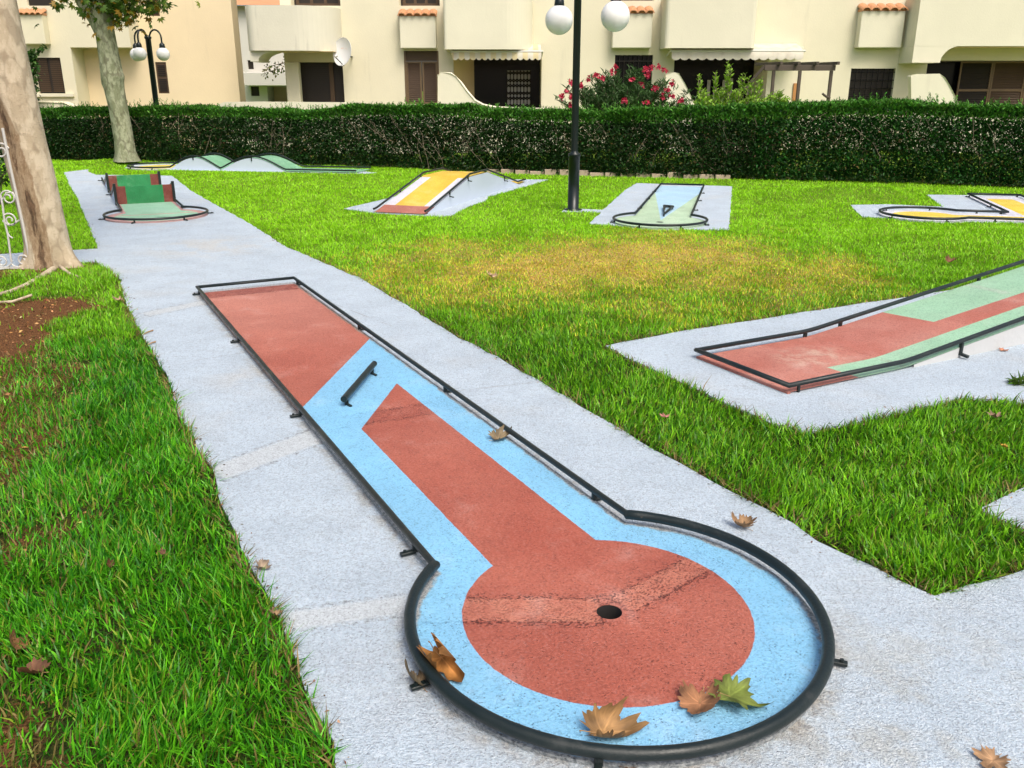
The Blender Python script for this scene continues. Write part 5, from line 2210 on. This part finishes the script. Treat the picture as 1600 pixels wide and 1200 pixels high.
# projecting upper storey and the front bay
Yp_ = YF - .15
xa_, xb_ = -22, A(203, 60, Yp_)[0]
w_tl = rect(38, -60, 79, 9, Yp_)
b = MB()
zlo = A(150, 74, Yp_)[1]
wall_open(b, xa_, xb_, zlo, 7.38, [(*w_tl, .14)], Yp_, .14)
b.add([(xb_, Yp_, zlo), (xb_, Yq, zlo), (xb_, Yq, 7.38), (xb_, Yp_, 7.38)], [(0, 1, 2, 3)])
b.add([(xa_, Yp_, zlo), (xa_, Yq, zlo), (xb_, Yq, zlo), (xb_, Yp_, zlo)], [(0, 1, 2, 3)])
BB(b, 'upper_storey', M['wall'], lbld)
b = MB()
b.box(w_tl[0], w_tl[1], Yp_ + .08, Yp_ + .13, w_tl[2], w_tl[3])
BB(b, 'window', M['dark_wood'], lbld)
w_s = rect(56, 90, 98, 146, Yp_)
xc_ = A(117, 120, Yp_)[0]
b = MB()
wall_open(b, xa_, xc_, -.1, zlo, [(*w_s, .14)], Yp_, .14)
b.add([(xc_, Yp_, -.1), (xc_, Yq, -.1), (xc_, Yq, zlo), (xc_, Yp_, zlo)], [(0, 1, 2, 3)])
BB(b, 'ground_storey', M['wall'], lbld)
b = MB()
b.box(w_s[0], w_s[1], Yp_ + .09, Yp_ + .13, w_s[2], w_s[3])
w_ = BB(b, 'shuttered_window', M['dark_wood'], lbld)
b = MB()
zz = w_s[2] + .05
wm = (w_s[0] + w_s[1]) / 2
while zz < w_s[3] - .05:
    b.box(w_s[0] + .05, wm - .04, Yp_ + .062, Yp_ + .087, zz, zz + .03)
    b.box(wm + .04, w_s[1] - .05, Yp_ + .062, Yp_ + .087, zz, zz + .03)
    zz += .055
o = BB(b, 'slats', M['brown_dark'], lbld)
o.parent = w_
b = MB()
b.box(w_s[0] - .1, w_s[1] + .25, Yp_ - .07, Yp_ - .004, w_s[2] - .09, w_s[2] - .01)
BB(b, 'window_sill', M['wall_light'], lbld)
planter(28, 68, 20, 69, lbld, Yp_, .3, 'wall')
b = MB()
b.box(-22.3, xr_ + .1, Yp_ - .3, Yq + 1.2, 7.4, 7.6)
BB(b, 'roof', M['terracotta'], lbld)
flare_wall('low_garden_wall', [(-60, 240), (-60, 158), (40, 159), (100, 160.5), (112, 166), (130, 172), (150, 240)], 25.6, .25, 'low cream garden wall under the left shuttered window', 'wall')

# ---- building in the gap far behind --------------------------------------------------
YR = 42.0
fb = empty('distant_house', (A(410, 100, YR)[0], YR, 0), 0, 'pale house seen far off through the gap under the left balcony', 'house')
xa_, xb_ = A(300, 80, YR)[0], A(500, 80, YR)[0]
fo = [rect(387, 94, 396, 108, YR), rect(392, 135, 405, 150, YR), rect(366, 8, 374, 22, YR), rect(418, 135, 470, 160, YR)]
b = MB()
wall_open(b, xa_, xb_, -.1, A(380, 9, YR)[1], [(*fo[0], .15), (*fo[1], .15), (*fo[3], 1.2)], YR, .15)
BB(b, 'wall', M['wall_white'], fb)
for o_ in fo[:2]:
    b = MB()
    b.box(o_[0], o_[1], YR + .1, YR + .14, o_[2], o_[3])
    BB(b, 'window', M['dark_wood'], fb)
b = MB()
b.box(fo[3][0], fo[3][1], YR + 1.15, YR + 1.2, fo[3][2], fo[3][3])
BB(b, 'porch_back_wall', M['wall_peach'], fb)
b = MB()
za_ = A(380, 9, YR)[1]
b.add([(xa_, YR - .4, za_), (xb_, YR - .4, za_), (xb_, YR + 4, za_ + 2), (xa_, YR + 4, za_ + 2)], [(0, 1, 2, 3)])
BB(b, 'roof', M['terracotta'], fb)
b = MB()
xx0, xx1, zz0, zz1 = rect(380, 113, 460, 134, YR - .7)
b.box(xx0, xx1, YR - .7, YR - .005, zz0, zz1)
BB(b, 'balcony', M['wall_white'], fb, bev=.03)
# twig with leaves in the gap
Yk = 34.0
kx, kz = A(432, 105, Yk)
kt = empty('small_tree', (kx + .4, Yk, 0), 0, 'thin leafy tree branches in the gap under the left balcony', 'tree')
PP = []
for i in range(90):
    t = random.random()
    PP.append(A3(442 - 30 * t + random.gauss(0, 3), 100 + 10 * t + random.gauss(4, 6), Yk + random.uniform(-.4, .4)) - Vector((kx + .4, Yk, 0)))
L = rng.uniform(.10, .17, len(PP))
leaves('crown', np.array(PP), rand_dirs(len(PP)), L, L * .6, jitter((0.16, 0.19, 0.05), len(PP), .4), kt)
b = MB()
b.tube([(0.1, 0, 0), (.1, 0, 2), A3(445, 98, Yk) - Vector((kx + .4, Yk, 0)), A3(420, 104, Yk) - Vector((kx + .4, Yk, 0))], [.05, .04, .02, .008], 6)
b.build('trunk', M['twig'], kt)


# ------------------------------------------------------------------ grass
def blade_tmpl():
    V = np.array([(-.5, 0, 0), (.5, 0, 0), (-.42, 0, .5), (.42, 0, .5), (0, 0, 1)], float)
    return V, np.array([(0, 1, 3), (0, 3, 2), (2, 3, 4)])


def make_grass():
    cand = []
    # (x0, x1, y0, y1, density)
    bands = [(-2.6, 3.2, 1.2, 3.0, 11500), (-4.6, 4.6, 3.0, 4.6, 8000), (-6.2, 5.4, 4.6, 6.6, 5800), (-7.0, 6.6, 6.6, 9.0, 4300), (-9.5, 8.4, 9.0, 12.0, 2900), (-12, 10.5, 12.0, 16.0, 1750), (-14.5, 11, 16.0, 23.4, 1000)]
    for (x0, x1, y0, y1, dn) in bands:
        n = int((x1 - x0) * (y1 - y0) * dn)
        x = rng.uniform(x0, x1, n)
        y = rng.uniform(y0, y1, n)
        ok = (np.abs(x) < .64 * y + 0.95) & (y < hedge_y(x) + .25)
        x, y = x[ok], y[ok]
        for P in PADS:
            k = ~inpoly(x, y, P)
            x, y = x[k], y[k]
        ba = bare_amount(x, y)
        k = rng.random(len(x)) > np.clip(ba * 1.35 - .12, 0, .985)
        x, y = x[k], y[k]
        cand.append((x, y))
    x = np.concatenate([c[0] for c in cand])
    y = np.concatenate([c[1] for c in cand])
    n = len(x)
    d = np.sqrt(x * x + y * y)
    ba = bare_amount(x, y)
    dr = dry_amount(x, y)
    near_left = (x < -.2) & (y < 8.2)
    clump = vnoise(x * 5.5 + 50, y * 5.5 + 50, 71)
    clump2 = vnoise(x * 1.3 + 50, y * 1.3 + 50, 72)
    h = rng.uniform(.028, .076, n) * (0.65 + .65 * clump)
    h *= np.where(near_left, 1.12, 1.0)
    wedge = (~near_left) & (y < 7.0)
    h *= np.where(wedge, 1.0, 1.0)
    h *= 1 - .52 * dr
    h *= np.interp(y, [5.0, 7.5, 12], [1, .78, .66])
    h *= 1 - .35 * ba
    w = np.interp(d, [1.5, 4, 8, 14, 23], [.0060, .0064, .0068, .0086, .0125]) * rng.uniform(.7, 1.3, n)
    az = rng.uniform(0, 2 * np.pi, n)
    lean = np.abs(rng.normal(0, .75, n)) + .15
    lean = np.minimum(lean, 1.5)
    # blades lean a little together within a clump
    edge_d = slab_dist(x[y < 9.5], y[y < 9.5], (PATH, PAD2, PAD8))
    over = np.zeros(n)
    over[y < 9.5] = np.clip(1 - edge_d / .05, 0, 1)
    h *= 1 + .45 * over * rng.random(n)
    lean = np.minimum(lean + over * rng.uniform(0, .9, n), 1.5)
    gaz = vnoise(x * 2.0, y * 2.0, 74) * 12
    dx = np.cos(az) * .75 + np.cos(gaz) * .45
    dy = np.sin(az) * .75 + np.sin(gaz) * .45
    nn = np.hypot(dx, dy) + 1e-6
    dx, dy = dx / nn, dy / nn
    tv, tt = blade_tmpl()
    k = len(tv)
    z0 = gheight(x, y)
    t = tv[:, 2]
    # blade curve: rises then droops outwards
    out = np.sin(lean)[:, None] * (t ** 1.6)[None, :] * h[:, None]
    up = (t[None, :] * h[:, None]) * np.cos(lean * .75)[:, None]
    roll = rng.uniform(-1, 1, n)
    sx = (-dy * np.cos(roll) + dx * np.sin(roll))[:, None] * tv[None, :, 0] * w[:, None]
    sy = (dx * np.cos(roll) + dy * np.sin(roll))[:, None] * tv[None, :, 0] * w[:, None]
    V = np.empty((n, k, 3), np.float32)
    V[:, :, 0] = x[:, None] + dx[:, None] * out + sx
    V[:, :, 1] = y[:, None] + dy[:, None] * out + sy
    V[:, :, 2] = z0[:, None] + up
    T_ = (tt[None] + (np.arange(n) * k)[:, None, None]).reshape(-1, 3)
    # colour of each blade
    dark = np.array((0.030, 0.17, 0.006))
    lit = np.array((0.28, 0.68, 0.017))
    c = dark[None] + (lit - dark)[None] * np.clip(rng.normal(.40, .34, n) + (clump2 - .5) * .35, 0, 1.2)[:, None]
    c[~near_left] *= np.array([1.0, 1.0, 1.0])
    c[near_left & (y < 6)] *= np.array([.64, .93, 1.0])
    far = np.clip((y - 5.5) / 6, 0, 1)[:, None]
    c = c * (1 - far) + (c * .55 + np.array((0.27, 0.53, 0.008))) * far
    p_ = dr * .95
    sel = rng.random(n) < p_
    straw = np.array((0.85, 0.54, 0.13))[None] * rng.uniform(.55, 1.15, (sel.sum(), 1))
    yg = np.array((0.66, 0.68, 0.04))[None] * rng.uniform(.7, 1.15, (sel.sum(), 1))
    pick = (rng.random(sel.sum()) < dr[sel] * .42)[:, None]
    c[sel] = np.where(pick, straw, yg)
    old = rng.random(n) < .035 + ba * .38
    c[old] = np.array((0.30, 0.235, 0.075))[None] * rng.uniform(.5, 1.15, (old.sum(), 1))
    yb = (rng.random(n) < .10) & ~old
    c[yb] = np.array((0.27, 0.40, 0.03))[None] * rng.uniform(.7, 1.1, (yb.sum(), 1))
    # dead thatch along the cut edges
    ed = np.full(n, 9.0)
    nr_ = y < 9.5
    xe, ye = x[nr_], y[nr_]
    dmin = np.full(len(xe), 9.0)
    for P in (PATH, PAD2, PAD8):
        for i in range(len(P)):
            a_, b_ = P[i], P[(i + 1) % len(P)]
            vx, vy = b_.x - a_.x, b_.y - a_.y
            tt_ = np.clip(((xe - a_.x) * vx + (ye - a_.y) * vy) / (vx * vx + vy * vy), 0, 1)
            dmin = np.minimum(dmin, np.hypot(xe - a_.x - tt_ * vx, ye - a_.y - tt_ * vy))
    ed[nr_] = dmin
    th = (ed < .05) & (rng.random(n) < .30)
    c[th] = np.array((0.33, 0.235, 0.085))[None] * rng.uniform(.35, 1.1, (th.sum(), 1))
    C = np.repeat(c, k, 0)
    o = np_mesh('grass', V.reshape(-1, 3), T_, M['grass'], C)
    return tag(o, 'short bright green grass of the lawns, dry and straw coloured in the middle', 'grass', None, 'stuff')


make_grass()

# chips and bits of leaf on the bare earth
n = 14000
x = rng.uniform(-6.2, -1.0, n)
y = rng.uniform(1.6, 8.4, n)
ok = (rng.random(n) < bare_amount(x, y)) & ~inpoly(x, y, PATH)
x, y = x[ok], y[ok]
n = len(x)
P = np.stack([x, y, gheight(x, y) + rng.uniform(.002, .014, n)], 1)
D = rand_dirs(n, 0, .25)
L = rng.uniform(.010, .036, n)
c = jitter((0.30, 0.16, 0.065), n, .55)
ex, ey = [], []
for PL in (PATH, PAD2, PAD8):
    for i in range(len(PL)):
        a_, b_ = PL[i], PL[(i + 1) % len(PL)]
        if min(a_.y, b_.y) < 1.0 or max(a_.y, b_.y) > 12:
            continue
        ln = (b_ - a_).length
        for k in range(int(ln * 60)):
            q_ = a_.lerp(b_, random.random())
            ex.append(q_.x + random.gauss(0, .028))
            ey.append(q_.y + random.gauss(0, .028))
ex, ey = np.array(ex), np.array(ey)
m2_ = len(ex)
P = np.concatenate([P, np.stack([ex, ey, rng.uniform(.002, .008, m2_)], 1)])
D = np.concatenate([D, rand_dirs(m2_, 0, .25)])
L = np.concatenate([L, rng.uniform(.006, .020, m2_)])
c = np.concatenate([c, jitter((0.20, 0.13, 0.065), m2_, .5)])
n = len(P)
o = leaves('leaf_litter', P, D, L, L * rng.uniform(.2, .6, n), c, None, T_LEAF, M['litter'])
tag(o, 'brown leaf and bark crumbs over the bare earth and along the paving edges', 'leaf litter', None, 'stuff')

# weed tuft on the right-hand paving
tp_ = G(1592, 601)
tf = empty('grass_tuft', (tp_.x, tp_.y, 0), 0, 'small weed tuft growing out of the paving beside the ramp lane', 'weed')
n = 46
tv, tt = blade_tmpl()
Q = np.stack([rng.normal(0, .02, n), rng.normal(0, .015, n), np.zeros(n)], 1)
D = rand_dirs(n, .75, .6)
D[:, 2] = np.abs(D[:, 2]) * .8
L = rng.uniform(.05, .10, n)
leaves('blades', Q, D, L, L * .10, jitter((0.13, 0.25, 0.025), n, .3), tf)


# ------------------------------------------------------------------ fallen leaves
def fallen(u, v, size, rz, label, tint, curl=.35, fold=.2, tilt=(0, 0), z=.002, seed=1, roll=0.0, big=False):
    g_ = G(u, v, z + .01)
    rs = np.random.default_rng(seed)
    lob = [(0, 1.0), (.95, .86), (-.95, .86), (1.85, .60), (-1.85, .60)]
    na, nr = (84, 9) if big else (44, 5)
    V = [(0, 0, 0)]
    C = []
    tint = np.array(tint)
    ph = rs.uniform(0, 6, 8)

    def shape(px, py):
        r_ = math.hypot(px, py)
        zz = fold * abs(px) * 1.0
        zz += curl * (.9 * px * px * math.copysign(1, math.sin(ph[0])) * .4 + .75 * (py - .25) ** 2)
        zz += .14 * math.sin(3.4 * px + ph[1]) * r_ + .13 * math.sin(4.1 * py + ph[2]) * r_ + .06 * math.sin(9 * px + 6 * py + ph[3]) * r_ + .12 * r_ ** 3
        return zz

    def roll_up(px, py, pz):
        if roll:
            # curl the blade about the midrib
            a = px * roll
            return (math.sin(a) / roll, py, pz * .6 + (1 - math.cos(a)) / roll)
        return (px, py, pz)
    pts = [roll_up(0, 0, shape(0, 0))]
    col = [tint * .9]
    lob = [(t0 + rs.uniform(-.12, .12), l * rs.uniform(.78, 1.15)) for (t0, l) in lob]
    for k in range(na):
        th = 2 * math.pi * k / na - math.pi
        r_ = .60
        for (t0, l) in lob:
            dlt = abs(math.atan2(math.sin(th - t0), math.cos(th - t0)))
            r_ = max(r_, l * math.exp(-(dlt / .60) ** 1.6))
        r_ *= 1 + .10 * math.sin(th * 13 + ph[4]) + .08 * math.sin(th * 21 + ph[5]) + .05 * rs.normal()
        if abs(th) > 2.75:
            r_ *= .6
        for j in range(1, nr + 1):
            q_ = r_ * j / nr
            px, py = q_ * math.sin(th), q_ * math.cos(th)
            pts.append(roll_up(px, py, shape(px, py)))
            vein = min(abs(math.atan2(math.sin(th - t0), math.cos(th - t0))) for (t0, l) in lob) * q_
            br = 1.35 if vein < .022 else 1.0
            edge = 1 - .38 * (j / nr) ** 3 * (rs.random() * .8 + .2)
            blot = 1 + .38 * math.sin(5 * px + ph[6]) * math.sin(6 * py + ph[7]) - .3 * max(0, math.sin(7 * px - 4 * py + ph[2])) ** 3
            col.append(np.clip(tint * br * edge * blot * rs.uniform(.85, 1.15), 0, .85))
    Tt = []
    for k in range(na):
        l = (k + 1) % na
        a0_, b0_ = 1 + k * nr, 1 + l * nr
        Tt.append((0, b0_, a0_))
        for j in range(nr - 1):
            Tt += [(a0_ + j, b0_ + j, b0_ + j + 1), (a0_ + j, b0_ + j + 1, a0_ + j + 1)]
    V = np.array(pts) * size * (.80 if big else .62)
    mt = Matrix.Rotation(rz, 3, 'Z') @ Matrix.Rotation(tilt[0], 3, 'X') @ Matrix.Rotation(tilt[1], 3, 'Y')
    V = V @ np.array(mt).T
    stem = MB()
    sb = [Vector((0, .02, 0.0)), Vector((.02, -.28, .05)), Vector((-.03, -.55, .09)), Vector((-.02, -.62, .10))]
    sb = [mt @ (q_ * size * (.80 if big else .62)) for q_ in sb]
    zmin = min(V[:, 2].min(), min(p.z for p in sb))
    V[:, 2] -= zmin
    sb = [p - Vector((0, 0, zmin)) for p in sb]
    o = np_mesh('fallen_leaf', V, np.array(Tt), M['dryleaf'], np.array(col), None, True)
    o.location = (g_.x, g_.y, z)
    tag(o, label, 'fallen leaf', 'fallen plane tree leaves')
    stem.tube(sb, [size * .012, size * .010, size * .011, size * .018], 6)
    stem.build('leaf_stalk', M['stalk'], o)
    return o


M['stalk'] = plain('leaf_stalk', (0.34, 0.20, 0.085), .7, .1, 60, .3)
LZ = .0125
fallen(942, 1146, .135, R(-80), 'large curled tan leaf lying against the near inside of the round rail', (0.38, 0.215, 0.085), .22, .16, (R(-4), R(6)), LZ, 5, 2.3, True)
fallen(1094, 1094, .135, R(160), 'crumpled brown leaf on the red and blue paint, touching the green leaf', (0.40, 0.19, 0.09), .30, .25, (R(4), R(10)), LZ, 9, 1.5, True)
fallen(1140, 1089, .135, R(-115), 'green and yellow leaf half under the crumpled brown leaf', (0.19, 0.24, 0.045), .25, .15, (R(0), R(0)), LZ, 12, 0, True)
fallen(690, 1034, .135, R(-140), 'narrow rolled orange brown leaf standing inside the left of the round rail', (0.47, 0.215, 0.06), .5, .9, (R(-15), R(35)), LZ, 15, 3.4, True)
fallen(655, 1066, .085, R(40), 'small crumpled dry leaf outside the left of the round rail', (0.27, 0.19, 0.10), 1.2, .8, (R(10), R(10)), .001, 18, 1.6, True)
fallen(982, 1196, .07, R(10), 'little brown leaf scrap beneath the nearest stretch of round rail', (0.30, 0.16, 0.07), .8, .4, (0, 0), .001, 21)
fallen(1161, 822, .085, R(60), 'small curled brown leaf on the path right of the round green', (0.33, 0.20, 0.10), 1.2, .6, (R(15), R(0)), .001, 24, 1.5, True)
fallen(778, 684, .095, R(-70), 'small shrivelled grey brown leaf on the blue paint', (0.24, 0.18, 0.10), 1.1, .6, (R(10), R(10)), LZ, 27, 1.4, True)
fallen(408, 885, .07, R(-100), 'small grey leaf on the path beside the left grass edge', (0.36, 0.27, 0.19), 1.1, .6, (0, 0), .001, 30, 1.2)
fallen(432, 957, .05, R(30), 'tiny dry leaf caught at the left grass edge', (0.36, 0.24, 0.13), .8, .5, (0, 0), .03, 33)
fallen(769, 432, .13, R(20), 'pale tan leaf on the dry part of the lawn', (0.62, 0.42, 0.27), 1.0, .5, (R(10), R(5)), .03, 36, 1.0)
fallen(1484, 409, .13, R(-60), 'dark brown leaf on the lawn above the ramp lane', (0.22, 0.10, 0.045), .9, .7, (R(15), R(10)), .035, 39, 1.2)
fallen(1040, 650, .055, R(10), 'tiny pinkish leaf in the grass between path and ramp lane', (0.50, 0.22, 0.17), .6, .4, (0, 0), .05, 42)
fallen(1555, 650, .085, R(0), 'brown leaf sunk in the right grass wedge', (0.34, 0.22, 0.14), .7, .5, (0, 0), .045, 45)
fallen(1569, 698, .06, R(80), 'small yellow orange leaf in the right grass wedge', (0.62, 0.36, 0.05), .5, .3, (R(30), 0), .05, 48)
fallen(1553, 1184, .075, R(125), 'brown leaf with a long stalk at the bottom right of the path', (0.42, 0.25, 0.13), .4, .3, (R(0), R(0)), .001, 51, .6, True)
fallen(1566, 546, .06, R(-90), 'tiny reddish leaf on the paving under the ramp lane', (0.50, 0.22, 0.13), .5, .3, (0, 0), .001, 54)
fallen(22, 1008, .085, R(35), 'curled brown leaf in the thin grass at the left edge', (0.26, 0.125, 0.05), .5, .5, (R(5), R(35)), .02, 57, 2.2, True)
fallen(54, 1048, .10, R(100), 'dark brown leaf in the thin grass near the bottom left', (0.17, 0.075, 0.035), .7, .5, (R(10), R(10)), .02, 60, 1.2)
fallen(172, 882, .035, R(60), 'dark leaf upright in the left grass', (0.12, 0.05, 0.02), .5, .4, (R(70), 0), .03, 63)
fallen(254, 862, .03, R(30), 'small brown leaf deep in the left grass', (0.15, 0.07, 0.035), .5, .4, (R(40), 0), .03, 66)
fallen(186, 468, .11, R(70), 'pale dry leaf at the grass edge near the trunk', (0.42, 0.30, 0.17), .6, .4, (R(10), 0), .03, 69)
fallen(217, 352, .06, R(0), 'small brown leaf in the far left grass strip', (0.30, 0.16, 0.08), .5, .4, (0, 0), .03, 72).location = (*G(117, 352), .03)
# little twigs on the path edge
for (u0, v0, u1, v1, lab) in ((224, 522, 239, 516, 'thin reddish twig at the left grass edge of the path'), (231, 538, 243, 534, 'dark short twig at the left grass edge of the path')):
    a_, c_ = G(u0, v0, .01), G(u1, v1, .01)
    b = MB()
    b.tube([(a_.x, a_.y, .008), ((a_.x + c_.x) / 2, (a_.y + c_.y) / 2 + .005, .012), (c_.x, c_.y, .01)], [.003, .005, .006], 6)
    tag(b.build('twig', M['stalk']), lab, 'twig', 'twigs on the path')

# ------------------------------------------------------------------ camera, world, sun
cam = bpy.data.cameras.new('camera')
cam.sensor_width = 36.0
cam.lens = F / 1600 * 36.0
cam.clip_start = 0.05
cam.clip_end = 3000
co = bpy.data.objects.new('camera', cam)
co.location = (0, 0, H)
co.rotation_euler = (math.pi / 2 - TH, 0, 0)
COL.objects.link(co)
scene.camera = co

w = bpy.data.worlds.new('World')
scene.world = w
w.use_nodes = True
nt = w.node_tree
nt.nodes.clear()
sky = nt.nodes.new('ShaderNodeTexSky')
sky.sky_type = 'NISHITA'
sky.sun_disc = False
SUN_EL, SUN_AZ = R(55), R(152)      # azimuth measured from +y towards +x
sky.sun_elevation = SUN_EL
sky.sun_rotation = SUN_AZ
sky.air_density = 1.0
sky.dust_density = 6.0
sky.ozone_density = 1.0
bg = nt.nodes.new('ShaderNodeBackground')
bg.inputs[1].default_value = 0.12
ow = nt.nodes.new('ShaderNodeOutputWorld')
nt.links.new(sky.outputs[0], bg.inputs[0])
nt.links.new(bg.outputs[0], ow.inputs[0])

sl = bpy.data.lights.new('sun', 'SUN')
sl.energy = 1.3
sl.angle = R(25)
sl.color = (1.0, 0.965, 0.91)
so = bpy.data.objects.new('sun', sl)
d = Vector((math.sin(SUN_AZ) * math.cos(SUN_EL), math.cos(SUN_AZ) * math.cos(SUN_EL), math.sin(SUN_EL)))
so.rotation_euler = d.to_track_quat('Z', 'Y').to_euler()
so.location = d * 30
COL.objects.link(so)

scene.view_settings.view_transform = 'Standard'
scene.view_settings.look = 'None'
scene.view_settings.exposure = 0.62
scene.view_settings.gamma = 1.0
scene.cycles.max_bounces = 6
scene.cycles.use_denoising = True
